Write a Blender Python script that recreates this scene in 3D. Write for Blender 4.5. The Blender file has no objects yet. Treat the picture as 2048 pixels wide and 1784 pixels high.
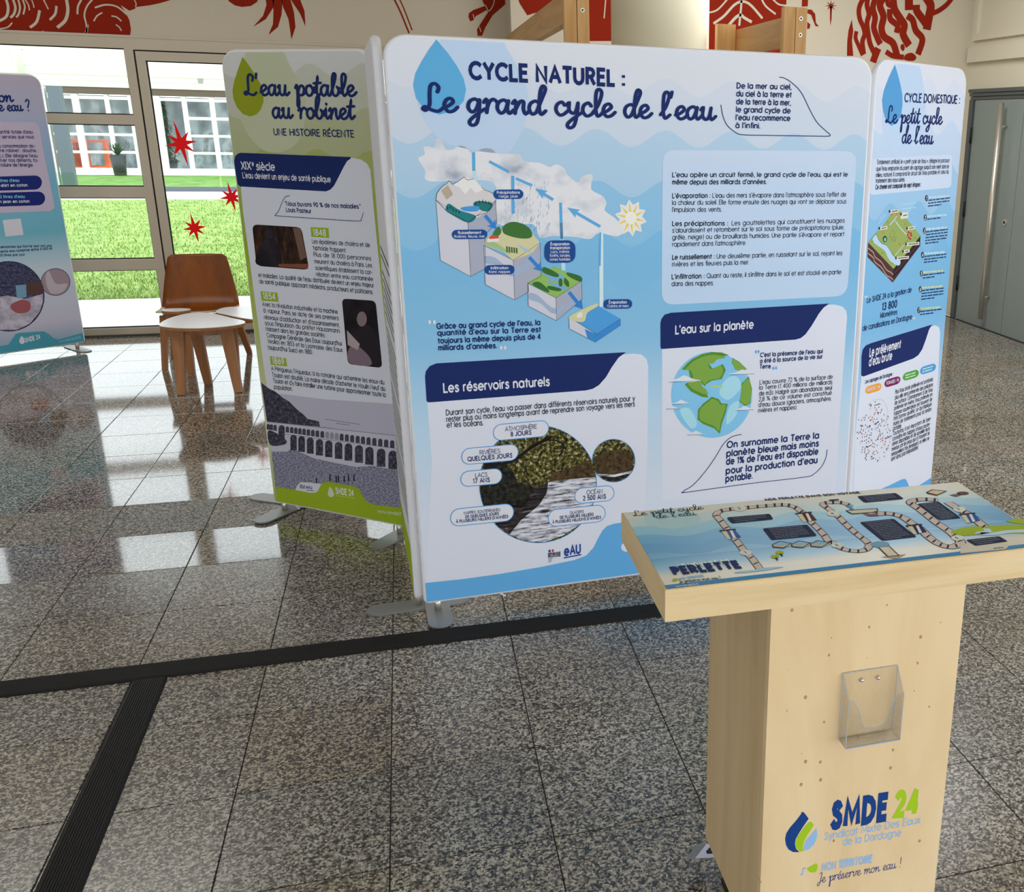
import bpy, math, random
from mathutils import Matrix, Vector
from mathutils.geometry import tessellate_polygon

random.seed(7)
scene = bpy.context.scene
COL = scene.collection

# ------------------------------------------------------------------ camera
CAM_H, FPX, CX, CY = 1.74325, 1987.424, 1442.294, 874.324      # height (m), focal length and principal point (px of 2048x1784)
PIT, ROL, YAW = math.radians(72.6806), math.radians(1.2742), math.radians(-17.5446)
ROT = Matrix.Rotation(YAW, 3, 'Z') @ Matrix.Rotation(PIT, 3, 'X') @ Matrix.Rotation(ROL, 3, 'Z')
cam_data = bpy.data.cameras.new('camera')
cam = bpy.data.objects.new('camera', cam_data)
COL.objects.link(cam)
cam.matrix_world = Matrix.Translation((0, 0, CAM_H)) @ ROT.to_4x4()
cam_data.sensor_fit = 'HORIZONTAL'
cam_data.sensor_width = 36.0
cam_data.lens = FPX / 2048 * 36.0
cam_data.shift_x = (1024 - CX) / 2048
cam_data.shift_y = (CY - 892) / 2048
cam_data.clip_start, cam_data.clip_end = 0.05, 300
scene.camera = cam

# ------------------------------------------------------------------ light
world = bpy.data.worlds.new('overcast_sky')
scene.world = world
world.use_nodes = True
bg = world.node_tree.nodes['Background']
bg.inputs[0].default_value = (0.90, 0.95, 1.0, 1)
bg.inputs[1].default_value = 3.1

def area_light(name, loc, rot, sx, sy, power, color):
    d = bpy.data.lights.new(name, 'AREA')
    d.shape = 'RECTANGLE'; d.size, d.size_y = sx, sy
    d.energy = power; d.color = color
    o = bpy.data.objects.new(name, d)
    o.location = loc; o.rotation_euler = rot
    COL.objects.link(o)
    return o
area_light('added_fill_light', (2.8, 6.4, 3.55), (0, 0, 0), 2.4, 1.6, 108, (0.97, 0.98, 1.0))  # fill light added to brighten the door and right back wall, no visible lamp
area_light('added_fill_light', (-2.6, 6.2, 3.55), (0, 0, 0), 2.4, 1.6, 45, (1.0, 0.97, 0.93))  # weaker added fill for the left back wall, likewise no visible lamp

scene.view_settings.view_transform = 'Standard'
scene.view_settings.look = 'None'
scene.view_settings.gamma = 1.0
scene.view_settings.use_curve_mapping = False
scene.view_settings.exposure = 0.0

# ------------------------------------------------------------------ photo pixel -> direction -> point on a known plane
def ray(x, y):
    return ROT @ Vector(((x - CX) / FPX, -(y - CY) / FPX, -1.0))
def on_z(x, y, z=0.0):
    d = ray(x, y); t = (z - CAM_H) / d.z
    return Vector((d.x * t, d.y * t, z))
def on_y(x, y, Y):
    d = ray(x, y); t = Y / d.y
    return Vector((d.x * t, Y, CAM_H + d.z * t))
def on_x(x, y, X):
    d = ray(x, y); t = X / d.x
    return Vector((X, d.y * t, CAM_H + d.z * t))
def to_px(P):
    q = ROT.transposed() @ (Vector(P) - Vector((0, 0, CAM_H)))
    if q.z > -0.05: return None
    return (CX + FPX * q.x / -q.z, CY - FPX * q.y / -q.z)
def crop(x0, y0, s):
    return lambda x, y: (x / s + x0, y / s + y0)

# ------------------------------------------------------------------ materials
def lin(c):
    c /= 255.0
    return c / 12.92 if c <= 0.04045 else ((c + 0.055) / 1.055) ** 2.4
MATS = {}
def rgb(c, k=1.0):
    return tuple(min(0.9, lin(v) * k) for v in c) + (1,)
def mat(name, c=(200, 200, 200), rough=0.6, metal=0.0, k=1.0, spec=0.5):
    if name in MATS: return MATS[name]
    m = bpy.data.materials.new(name); m.use_nodes = True
    b = m.node_tree.nodes['Principled BSDF']
    b.inputs['Base Color'].default_value = rgb(c, k)
    b.inputs['Roughness'].default_value = rough
    b.inputs['Metallic'].default_value = metal
    b.inputs['Specular IOR Level'].default_value = spec
    MATS[name] = m
    return m
PK = 1.24        # photo colour of a print -> its own colour
def ink(c, k=None):
    n = 'ink_%d_%d_%d' % c
    return mat(n, c, 0.75, k=PK if k is None else k, spec=0.2)
class NT:
    def __init__(s, name, rough=0.6, spec=0.5, metal=0.0):
        s.m = bpy.data.materials.new(name); s.m.use_nodes = True
        s.t = s.m.node_tree; s.b = s.t.nodes['Principled BSDF']
        s.b.inputs['Roughness'].default_value = rough
        s.b.inputs['Specular IOR Level'].default_value = spec
        s.b.inputs['Metallic'].default_value = metal
        MATS[name] = s.m
    def n(s, typ, **kw):
        nd = s.t.nodes.new(typ)
        for k, v in kw.items():
            if k in nd.inputs.keys(): nd.inputs[k].default_value = v
            else: setattr(nd, k, v)
        return nd
    def l(s, a, ao, b, bi):
        s.t.links.new(a.outputs[ao], b.inputs[bi])
    def pos(s, kind='object', scale=(1, 1, 1)):
        if kind == 'world': g = s.n('ShaderNodeNewGeometry'); o = 'Position'
        else: g = s.n('ShaderNodeTexCoord'); o = 'Object'
        mp = s.n('ShaderNodeMapping'); mp.inputs['Scale'].default_value = scale
        s.l(g, o, mp, 'Vector')
        return mp
    def ramp(s, stops, interp='LINEAR', k=1.0):
        r = s.n('ShaderNodeValToRGB'); r.color_ramp.interpolation = interp
        e = r.color_ramp.elements
        while len(e) < len(stops): e.new(0.5)
        for i, (p, c) in enumerate(stops):
            e[i].position = p; e[i].color = rgb(c, k)
        return r
    def math(s, op, a, b):
        m = s.n('ShaderNodeMath', operation=op)
        for i, v in enumerate((a, b)):
            if isinstance(v, tuple): s.l(v[0], v[1], m, i)
            elif v is not None: m.inputs[i].default_value = v
        return m
    def mix(s, fac, a, b, mode='MIX'):
        x = s.n('ShaderNodeMix', data_type='RGBA', blend_type=mode)
        for i, v in ((0, fac), (6, a), (7, b)):
            if isinstance(v, tuple) and not isinstance(v[0], (int, float)): s.t.links.new(v[0].outputs[v[1]], x.inputs[i])
            else: x.inputs[i].default_value = v
        return x
    def bump(s, nd, out, strength=0.2, dist=0.002):
        b = s.n('ShaderNodeBump'); b.inputs['Strength'].default_value = strength; b.inputs['Distance'].default_value = dist
        s.l(nd, out, b, 'Height'); s.l(b, 0, s.b, 'Normal')

def granite(name, rough, spec, kd):
    s = NT(name, rough, spec)
    p = s.pos('world')
    v = s.n('ShaderNodeTexVoronoi', Scale=175.0)
    s.l(p, 0, v, 'Vector')
    sep = s.n('ShaderNodeSeparateColor'); s.l(v, 'Color', sep, 0)
    nz = s.n('ShaderNodeTexNoise', Scale=60.0, Detail=4.0); s.l(p, 0, nz, 'Vector')
    a = s.math('MULTIPLY', (sep, 0), 0.62)
    b = s.math('MULTIPLY_ADD', (nz, 0), 0.75); s.l(a, 0, b, 2)
    r = s.ramp([(0.36, (20, 19, 18)), (0.50, (64, 61, 57)), (0.64, (124, 118, 108)), (0.80, (170, 163, 151)), (0.95, (214, 208, 196))], k=kd)
    s.l(b, 0, r, 0)
    oi = s.n('ShaderNodeObjectInfo')
    tint = s.ramp([(0, (226, 222, 216)), (0.5, (240, 240, 240)), (1, (222, 226, 232))])
    s.l(oi, 'Random', tint, 0)
    big = s.n('ShaderNodeTexNoise', Scale=2.2, Detail=3.0); s.l(p, 0, big, 'Vector')
    br = s.ramp([(0.3, (214, 208, 200)), (0.7, (245, 245, 245))]); s.l(big, 0, br, 0)
    m1 = s.mix(1.0, (r, 0), (tint, 0), 'MULTIPLY')
    m2 = s.mix(1.0, (m1, 2), (br, 0), 'MULTIPLY')
    s.l(m2, 2, s.b, 'Base Color')
    return s
granite('granite_honed', 0.27, 0.8, 1.12)
granite('granite_polished', 0.07, 0.9, 1.15)
granite('granite_flamed', 0.5, 0.4, 1.1)

def wood(name, c1, c2, c3, scale=(1, 1, 1), knots=False, rough=0.5, k=1.0):
    s = NT(name, rough, 0.35)
    p = s.pos('object', scale)
    n = s.n('ShaderNodeTexNoise', Scale=3.0, Detail=6.0, Roughness=0.6, Distortion=0.6); s.l(p, 0, n, 'Vector')
    r = s.ramp([(0.3, c1), (0.5, c2), (0.72, c3)], k=k); s.l(n, 0, r, 0)
    last = (r, 0)
    if knots:
        q = s.pos('object', (1, 1, 0.8)); sx = s.n('ShaderNodeSeparateXYZ'); s.l(q, 0, sx, 0)
        cb = s.n('ShaderNodeCombineXYZ'); s.l(sx, 0, cb, 0); s.l(sx, 2, cb, 1)
        v = s.n('ShaderNodeTexVoronoi', Scale=26.0, voronoi_dimensions='2D'); s.l(cb, 0, v, 'Vector')
        sep = s.n('ShaderNodeSeparateColor'); s.l(v, 'Color', sep, 0)
        big = s.math('MULTIPLY', (sep, 1), 0.10)
        small = s.math('LESS_THAN', (v, 'Distance'), None); s.l(big, 0, small, 1)
        pick = s.math('GREATER_THAN', (sep, 0), 0.74)
        both = s.math('MULTIPLY', (small, 0), (pick, 0))
        soft = s.math('MULTIPLY', (both, 0), 0.75)
        last = (s.mix((soft, 0), last, rgb((150, 106, 54))), 2)
    s.t.links.new(last[0].outputs[last[1]], s.b.inputs['Base Color'])
    return s.m
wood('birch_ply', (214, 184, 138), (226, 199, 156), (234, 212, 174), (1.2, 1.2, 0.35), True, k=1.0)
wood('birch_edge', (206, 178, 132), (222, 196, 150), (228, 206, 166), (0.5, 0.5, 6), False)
wood('birch_ply_shaded', (196, 168, 124), (206, 180, 138), (214, 190, 150), (5, 5, 0.4), False)  # same ply as the front, colour darkened for the shaded sides
wood('walnut_shell', (106, 54, 10), (124, 66, 16), (138, 76, 22), (3, 3, 0.5), False, 0.35)
wood('oak_leg', (150, 98, 56), (168, 114, 70), (184, 130, 84), (6, 6, 0.6), False, 0.45)
wood('pine_timber', (196, 146, 84), (214, 166, 104), (226, 182, 124), (7, 7, 0.6), False)
wood('pine_rail', (168, 122, 72), (186, 140, 86), (200, 156, 104), (7, 0.6, 7), False)

mat('grout', (44, 42, 40), 0.9)
mat('rubber_black', (24, 23, 23), 0.6, spec=0.25)
mat('wall_paint', (206, 196, 176), 0.8)
mat('wall_paint_pale', (214, 208, 188), 0.8)
mat('ceiling_paint', (214, 206, 190), 0.9)
mat('mural_red', (142, 32, 6), 0.8, spec=0.2)
mat('mural_beige', (206, 198, 178), 0.8)
mat('aluminium', (190, 178, 160), 0.38, 0.35)
mat('aluminium_dark', (60, 56, 52), 0.5)
mat('gasket', (26, 25, 24), 0.7)
mat('steel_brushed', (214, 208, 196), 0.34, 0.8)
mat('steel_grey_paint', (138, 140, 140), 0.4, 0.2)
mat('chrome', (225, 225, 225), 0.12, 1.0)
mat('door_metal', (132, 144, 142), 0.32, 0.0)
mat('door_frame_metal', (92, 100, 102), 0.35, 0.4)
mat('white_laminate', (232, 234, 238), 0.3)
mat('fabric_white', (234, 235, 242), 0.85, spec=0.2)
mat('column_white', (216, 210, 186), 0.85, spec=0.2)
mat('black_rubber_wheel', (22, 22, 23), 0.5)
def sticker_red():
    s = NT('star_red', 0.5); o = [n for n in s.t.nodes if n.type == 'OUTPUT_MATERIAL'][0]
    s.b.inputs['Base Color'].default_value = rgb((232, 12, 18))
    tl = s.n('ShaderNodeBsdfTranslucent'); tl.inputs[0].default_value = rgb((236, 10, 20))
    mx = s.n('ShaderNodeMixShader'); mx.inputs[0].default_value = 0.55
    s.l(s.b, 0, mx, 1); s.l(tl, 0, mx, 2); s.l(mx, 0, o, 0)
sticker_red()
mat('facade_white', (238, 238, 230), 0.8)
mat('facade_joint', (150, 150, 144), 0.8)
mat('facade_lintel', (96, 82, 72), 0.9)
mat('facade_frame', (240, 242, 240), 0.6)
def facade_dark():
    s = NT('facade_dark', 0.6); p = s.pos('world', (1.4, 1.4, 0.9))
    n = s.n('ShaderNodeTexNoise', Scale=1.6, Detail=4.0); s.l(p, 0, n, 'Vector')
    r = s.ramp([(0.35, (46, 54, 60)), (0.5, (84, 96, 102)), (0.62, (132, 142, 146)), (0.72, (70, 78, 76))]); s.l(n, 0, r, 0); s.l(r, 0, s.b, 'Base Color')  # blotchy greys painted in for the reflections in the far windows
facade_dark()
mat('pier_grey', (92, 102, 114), 0.6)
mat('concrete_pale', (200, 198, 190), 0.85)
mat('kerb_dark', (96, 102, 112), 0.8)
mat('pot_dark', (44, 50, 56), 0.5)
mat('orange_paint', (214, 92, 48), 0.6)
mat('leaf_dark', (40, 78, 44), 0.6)

def glass(name, tint=(1, 1, 1), gloss=0.05, refl=1.0):
    m = bpy.data.materials.new(name); m.use_nodes = True
    t = m.node_tree; t.nodes.clear()
    o = t.nodes.new('ShaderNodeOutputMaterial'); mx = t.nodes.new('ShaderNodeMixShader')
    tr = t.nodes.new('ShaderNodeBsdfTransparent'); tr.inputs[0].default_value = tint + (1,)
    gl = t.nodes.new('ShaderNodeBsdfGlossy'); gl.inputs['Roughness'].default_value = gloss
    fr = t.nodes.new('ShaderNodeFresnel'); fr.inputs[0].default_value = 1.45
    mu = t.nodes.new('ShaderNodeMath'); mu.operation = 'MULTIPLY'; mu.inputs[1].default_value = refl
    t.links.new(fr.outputs[0], mu.inputs[0]); t.links.new(mu.outputs[0], mx.inputs[0])
    t.links.new(tr.outputs[0], mx.inputs[1]); t.links.new(gl.outputs[0], mx.inputs[2])
    t.links.new(mx.outputs[0], o.inputs[0])
    MATS[name] = m
    return m
glass('window_glass', (0.96, 0.98, 0.97), 0.0, 0.8)
glass('acrylic', (0.998, 0.998, 0.996), 0.02, 0.5)
glass('screen_glass', (0.80, 0.90, 0.86), 0.05, 1.0)
mat('acrylic_edge', (170, 180, 190), 0.2)

def lawn_mat():
    s = NT('lawn_green', 0.9, 0.1)
    p = s.pos('world')
    n = s.n('ShaderNodeTexNoise', Scale=3.0, Detail=8.0, Roughness=0.7); s.l(p, 0, n, 'Vector')
    r = s.ramp([(0.3, (96, 128, 60)), (0.5, (140, 168, 92)), (0.68, (170, 184, 122)), (0.85, (186, 190, 146))]); s.l(n, 0, r, 0)
    s.l(r, 0, s.b, 'Base Color'); s.bump(n, 0, 0.6, 0.05)
lawn_mat()
mat('grass_a', (142, 172, 88), 0.8); mat('grass_b', (172, 190, 118), 0.8); mat('grass_c', (104, 138, 62), 0.8)

# ------------------------------------------------------------------ mesh builder
class MB:
    def __init__(s):
        s.v, s.f, s.mi, s.mats = [], [], [], []
    def slot(s, m):
        if isinstance(m, str): m = MATS[m]
        if m not in s.mats: s.mats.append(m)
        return s.mats.index(m)
    def add(s, verts, faces, m):
        b = len(s.v); k = s.slot(m)
        s.v += [tuple(v) for v in verts]
        for f in faces:
            s.f.append(tuple(b + i for i in f)); s.mi.append(k)
        return s
    def box(s, x0, x1, y0, y1, z0, z1, m):
        x0, x1 = min(x0, x1), max(x0, x1); y0, y1 = min(y0, y1), max(y0, y1); z0, z1 = min(z0, z1), max(z0, z1)
        v = [(x, y, z) for z in (z0, z1) for y in (y0, y1) for x in (x0, x1)]
        return s.add(v, [(0, 2, 3, 1), (4, 5, 7, 6), (0, 1, 5, 4), (2, 6, 7, 3), (0, 4, 6, 2), (1, 3, 7, 5)], m)
    def beam(s, a, b, w, h, m, up=(0, 0, 1), w2=None, h2=None):
        a, b = Vector(a), Vector(b); d = (b - a).normalized()
        sx = d.cross(Vector(up))
        sx = sx.normalized() if sx.length > 1e-5 else Vector((1, 0, 0))
        sy = sx.cross(d).normalized()
        w2, h2 = w2 or w, h2 or h
        v = [a + sx * i * w / 2 + sy * j * h / 2 for i, j in ((-1, -1), (1, -1), (1, 1), (-1, 1))]
        v += [b + sx * i * w2 / 2 + sy * j * h2 / 2 for i, j in ((-1, -1), (1, -1), (1, 1), (-1, 1))]
        return s.add(v, [(0, 3, 2, 1), (4, 5, 6, 7), (0, 1, 5, 4), (1, 2, 6, 5), (2, 3, 7, 6), (3, 0, 4, 7)], m)
    def cyl(s, a, b, r, m, n=16, r2=None):
        a, b = Vector(a), Vector(b); d = (b - a).normalized()
        e1 = d.orthogonal().normalized(); e2 = d.cross(e1)
        r2 = r if r2 is None else r2
        v = [a + (e1 * math.cos(t) + e2 * math.sin(t)) * r for t in [2 * math.pi * i / n for i in range(n)]]
        v += [b + (e1 * math.cos(t) + e2 * math.sin(t)) * r2 for t in [2 * math.pi * i / n for i in range(n)]]
        f = [(i, (i + 1) % n, n + (i + 1) % n, n + i) for i in range(n)]
        return s.add(v, f + [tuple(range(n - 1, -1, -1)), tuple(range(n, 2 * n))], m)
    def prism(s, pts, z0, z1, m, fn=None):
        """outline pts (a, b) swept from z0 to z1; fn maps (a, b, c) to a point"""
        fn = fn or (lambda a, b, c: (a, b, c))
        n = len(pts)
        v = [fn(a, b, z0) for a, b in pts] + [fn(a, b, z1) for a, b in pts]
        tri = tessellate_polygon([[Vector((a, b, 0)) for a, b in pts]])
        f = [(i, (i + 1) % n, n + (i + 1) % n, n + i) for i in range(n)]
        f += [(t[2], t[1], t[0]) for t in tri] + [tuple(n + i for i in t) for t in tri]
        return s.add(v, f, m)
    def build(s, name, parent=None, smooth=False, fixn=False):
        me = bpy.data.meshes.new(name)
        me.from_pydata(s.v, [], s.f)
        for m in s.mats: me.materials.append(m)
        me.polygons.foreach_set('material_index', s.mi)
        if smooth: me.polygons.foreach_set('use_smooth', [True] * len(s.f))
        me.update()
        if fixn:
            import bmesh
            bm = bmesh.new(); bm.from_mesh(me); bmesh.ops.recalc_face_normals(bm, faces=bm.faces); bm.to_mesh(me); bm.free()
        o = bpy.data.objects.new(name, me)
        COL.objects.link(o)
        if parent is not None: o.parent = parent
        return o
def empty(name, loc=(0, 0, 0), rz=0.0):
    o = bpy.data.objects.new(name, None)
    COL.objects.link(o); o.location = loc; o.rotation_euler = (0, 0, rz); o.empty_display_size = 0.1
    return o
def tag(o, label, cat=None, group=None, kind=None):
    o['label'] = label
    if cat: o['category'] = cat
    if group: o['group'] = group
    if kind: o['kind'] = kind
    return o
def struct(o, label=None):
    o['kind'] = 'structure'
    if label: o['label'] = label
    return o
def copy_of(o, name, parent, loc=None):
    c = bpy.data.objects.new(name, o.data); COL.objects.link(c); c.parent = parent
    if loc: c.location = loc
    return c
# ------------------------------------------------------------------ lettering: two alphabets drawn as pen strokes
# strokes separated by ';', pieces of a stroke by '/', '@cx cy rx ry a0 a1' is an arc, the rest are points
_R = '@25 25 25 25 0 360'
SANS = {
'a': (62, _R + ';50 0 50 50'), 'b': (62, '0 0 0 72;' + _R), 'c': (50, '@25 25 25 25 48 312'), 'd': (62, _R + ';50 0 50 72'),
'e': (60, '0 25 50 25/@25 25 25 25 0 312'), 'f': (30, '@22 60 12 12 60 180/10 60 10 0;0 48 24 48'),
'g': (62, _R + ';50 50 50 -2/@25 -2 25 18 0 -150'), 'h': (52, '0 0 0 72;@20 29 20 21 180 0/40 29 40 0'), 'i': (13, '0 0 0 49;0 62 0 68'),
'j': (15, '2 49 2 -8/@-8 -8 10 12 0 -90;2 62 2 68'), 'k': (46, '0 0 0 72;36 50 1 20;12 30 38 0'), 'l': (13, '0 0 0 72'),
'm': (72, '0 0 0 50;@15 33 15 17 180 0/30 33 30 0;@45 33 15 17 180 0/60 33 60 0'), 'n': (52, '0 0 0 50;@20 29 20 21 180 0/40 29 40 0'),
'o': (62, _R), 'p': (62, '0 -22 0 50;' + _R), 'q': (62, '50 -22 50 50;' + _R), 'r': (30, '0 0 0 50;@16 32 16 18 170 70'),
's': (43, '31 41 25 48 16 50 6 46 3 38 9 30 22 25 31 19 32 10 25 2 15 0 5 3 1 9'), 't': (32, '12 66 12 0;0 48 26 48'),
'u': (52, '0 50 0 21/@20 21 20 21 180 360/40 21 40 50;40 50 40 0'), 'v': (46, '0 50 20 0 40 50'), 'w': (68, '0 50 15 0 30 44 45 0 60 50'),
'x': (44, '0 50 36 0;36 50 0 0'), 'y': (46, '0 50 20 2;40 50 10 -22'), 'z': (42, '0 50 34 50 0 0 34 0'),
'A': (64, '0 0 28 70 56 0;10 24 46 24'), 'B': (50, '0 0 0 70/20 70/@20 53 17 17 90 -90/0 36;20 36/@20 18 20 18 90 -90/0 0'),
'C': (66, '@34 35 34 35 45 315'), 'D': (64, '0 0 0 70/16 70/@16 35 36 35 90 -90/0 0'), 'E': (47, '38 70 0 70 0 0 38 0;0 37 34 37'),
'F': (45, '38 70 0 70 0 0;0 37 32 37'), 'G': (80, '@35 35 35 35 45 360/40 35'), 'H': (61, '0 0 0 70;48 0 48 70;0 36 48 36'),
'I': (14, '0 0 0 70'), 'J': (34, '22 70 22 18/@9 17 13 17 0 -160'), 'K': (54, '0 0 0 70;42 70 0 30;14 42 44 0'), 'L': (43, '0 70 0 0 36 0'),
'M': (80, '0 0 6 70 34 14 62 70 68 0'), 'N': (63, '0 0 0 70 50 0 50 70'), 'O': (84, '@36 35 36 35 0 360'),
'P': (50, '0 0 0 70/20 70/@20 52 19 18 90 -90/0 34'), 'Q': (84, '@36 35 36 35 0 360;44 18 70 -4'),
'R': (54, '0 0 0 70/20 70/@20 52 19 18 90 -90/0 34;20 34 42 0'),
'S': (50, '37 57 30 67 20 70 9 66 5 56 10 44 26 36 37 27 39 14 32 3 20 0 8 3 0 13'), 'T': (54, '0 70 46 70;23 70 23 0'),
'U': (61, '0 70 0 24/@24 24 24 24 180 360/48 70'), 'V': (58, '0 70 26 0 52 70'), 'W': (88, '0 70 20 0 40 60 60 0 80 70'),
'X': (54, '0 0 46 70;0 70 46 0'), 'Y': (56, '0 70 25 34 50 70;25 34 25 0'), 'Z': (52, '0 70 44 70 0 0 44 0'),
'0': (56, '@22 35 22 35 0 360'), '1': (30, '2 56 16 70 16 0'), '2': (52, '@20 50 19 20 160 -35/0 0 42 0'),
'3': (50, '@18 53 16 17 150 -90/14 36;@18 18 20 18 90 -150'), '4': (54, '32 0 32 70;32 70 0 20 44 20'), '5': (52, '38 70 8 70 5 38/@19 22 21 22 115 -140'),
'6': (52, '30 70 3 30;@21 21 20 21 0 360'), '7': (50, '0 70 40 70 12 0'), '8': (52, '@20 53 15 17 0 360;@20 18 20 18 0 360'), '9': (52, '12 0 38 40;@20 49 20 21 0 360'),
'.': (14, '0 0 0 5'), ',': (15, '4 5 0 -10'), ':': (16, '1 2 1 8;1 40 1 46'), "'": (14, '4 72 1 55'), '"': (24, '3 72 1 56;13 72 11 56'),
'-': (32, '0 26 22 26'), '%': (74, '10 0 54 70;@12 55 12 13 0 360;@52 15 12 13 0 360'), '!': (16, '2 70 2 22;2 0 2 5'),
'?': (42, '@16 52 16 18 170 -60/16 28 16 20;16 0 16 5'), '(': (26, '@24 30 24 48 130 230'), ')': (26, '@-6 30 24 48 50 -50'),
'«': (44, '16 44 2 27 16 10;32 44 18 27 32 10'), '»': (44, '2 44 16 27 2 10;18 44 32 27 18 10'), ' ': (36, ''),
}
SCRIPT = {
'L': (56, '43 66 47 82 37 94 25 86 21 56 19 22 8 3 0 8 7 15 24 5 42 1 56 12'), 'e': (37, '1 14 15 20 29 34 23 46 10 40 4 20 14 1 29 4 41 17'),
'a': (46, '33 38 22 47 7 38 2 18 11 1 24 10 34 40;35 45 31 16 37 1 50 14'), 'u': (47, '1 36 9 45 7 16 16 1 28 10 35 44;35 45 32 15 38 1 51 14'),
'l': (28, '0 13 17 42 28 82 21 97 11 84 9 26 15 1 31 14'), 'g': (46, '33 38 22 47 7 38 2 18 11 2 24 11 34 40;35 45 32 2 24 -36 9 -44 4 -30 22 -9 49 14'),
'r': (37, '1 36 8 47 12 34 8 1;9 14 17 38 28 48 37 42 40 36'), 'n': (47, '1 36 8 46 11 32 7 1;9 14 22 42 33 43 32 18 38 1 51 14'),
'm': (68, '1 36 8 46 11 32 7 1;9 14 20 42 30 43 29 2;30 14 42 42 53 43 52 18 58 1 71 14'),
'd': (47, '33 38 22 47 7 38 2 18 11 1 24 10 33 38;24 10 40 54 52 90 44 100 36 76 32 20 38 1 51 14'), 'c': (34, '29 36 21 47 7 38 3 18 13 1 26 4 38 16'),
'y': (47, '1 36 9 45 8 22 17 9 28 14 36 45;36 46 32 4 22 -36 7 -44 3 -30 22 -9 50 14'), 'p': (45, '1 34 9 46 9 6 4 -42 9 -48 13 -30 13 12 22 40 35 43 40 24 31 3 17 3;31 3 48 14'),
'o': (40, '27 45 10 41 3 20 12 1 26 4 35 24 27 45 33 34 46 37'), 't': (29, '2 14 17 60 21 84 14 44 12 16 18 1 32 14;2 55 33 57'),
'b': (42, '0 13 15 50 26 90 18 98 10 74 7 18 15 1 28 5 35 24 29 40;31 34 47 33'), 'i': (24, '1 14 11 45 9 16 15 1 28 14;15 64 15 67'),
's': (34, '0 13 15 48 21 22 22 7 11 0 2 8;11 0 38 14'), 'v': (42, '1 36 9 45 9 12 16 2 28 14 34 45 33 38 46 40'),
'J': (46, '22 82 44 90 37 44 26 -12 9 -22 6 -4 32 12 48 16'), "'": (20, '9 98 5 78'), '?': (40, '4 78 18 96 34 84 26 58 18 40 17 28;16 2 16 6'), '!': (26, '14 92 10 30;8 2 8 6'), ' ': (32, ''),
}
for base, acc in (('é', 'e 22 59 36 72'), ('è', 'e 28 59 14 72'), ('ê', 'e 13 58 25 69 37 58'), ('à', 'a 30 59 16 72'), ('â', 'a 13 58 25 69 37 58'),
                  ('ô', 'o 13 58 25 69 37 58'), ('î', 'i -11 58 0 69 11 58'), ('ï', 'i -7 62 -7 68;7 62 7 68'), ('û', 'u 8 58 20 69 32 58'), ('É', 'E 18 80 32 93'), ('È', 'E 24 80 10 93'), ('À', 'A 34 80 20 93')):
    w, st = SANS[acc[0]]
    if acc[0] == 'i': st = '0 0 0 49'
    SANS[base] = (w, st + ';' + acc[2:])
SCRIPT['é'] = (SCRIPT['e'][0], SCRIPT['e'][1] + ';20 58 30 72')

def catmull(p, n=5, closed=False):
    if len(p) < 3: return list(p)
    out, N = [], len(p)
    for i in range(N if closed else N - 1):
        if closed: a, b, c, d = p[(i - 1) % N], p[i], p[(i + 1) % N], p[(i + 2) % N]
        else: a, b, c, d = p[max(i - 1, 0)], p[i], p[i + 1], p[min(i + 2, N - 1)]
        for k in range(n):
            t = k / n
            out.append(tuple(0.5 * (2 * b[j] + (c[j] - a[j]) * t + (2 * a[j] - 5 * b[j] + 4 * c[j] - d[j]) * t * t + (3 * b[j] - a[j] - 3 * c[j] + d[j]) * t ** 3) for j in (0, 1)))
    if not closed: out.append(tuple(p[-1]))
    return out
def parse(st, smooth):
    res = []
    for s in st.split(';'):
        pts = []
        for piece in s.split('/'):
            if piece.startswith('@'):
                cx, cy, rx, ry, a0, a1 = map(float, piece[1:].split())
                n = max(4, int(abs(a1 - a0) / 26))
                q = [(cx + rx * math.cos(math.radians(a0 + (a1 - a0) * i / n)), cy + ry * math.sin(math.radians(a0 + (a1 - a0) * i / n))) for i in range(n + 1)]
            else:
                v = list(map(float, piece.split())); q = list(zip(v[::2], v[1::2]))
            pts += q if not pts or not q or math.dist(pts[-1], q[0]) > 0.5 else q[1:]
        if pts: res.append(catmull(pts, 4) if smooth else pts)
    return res
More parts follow.
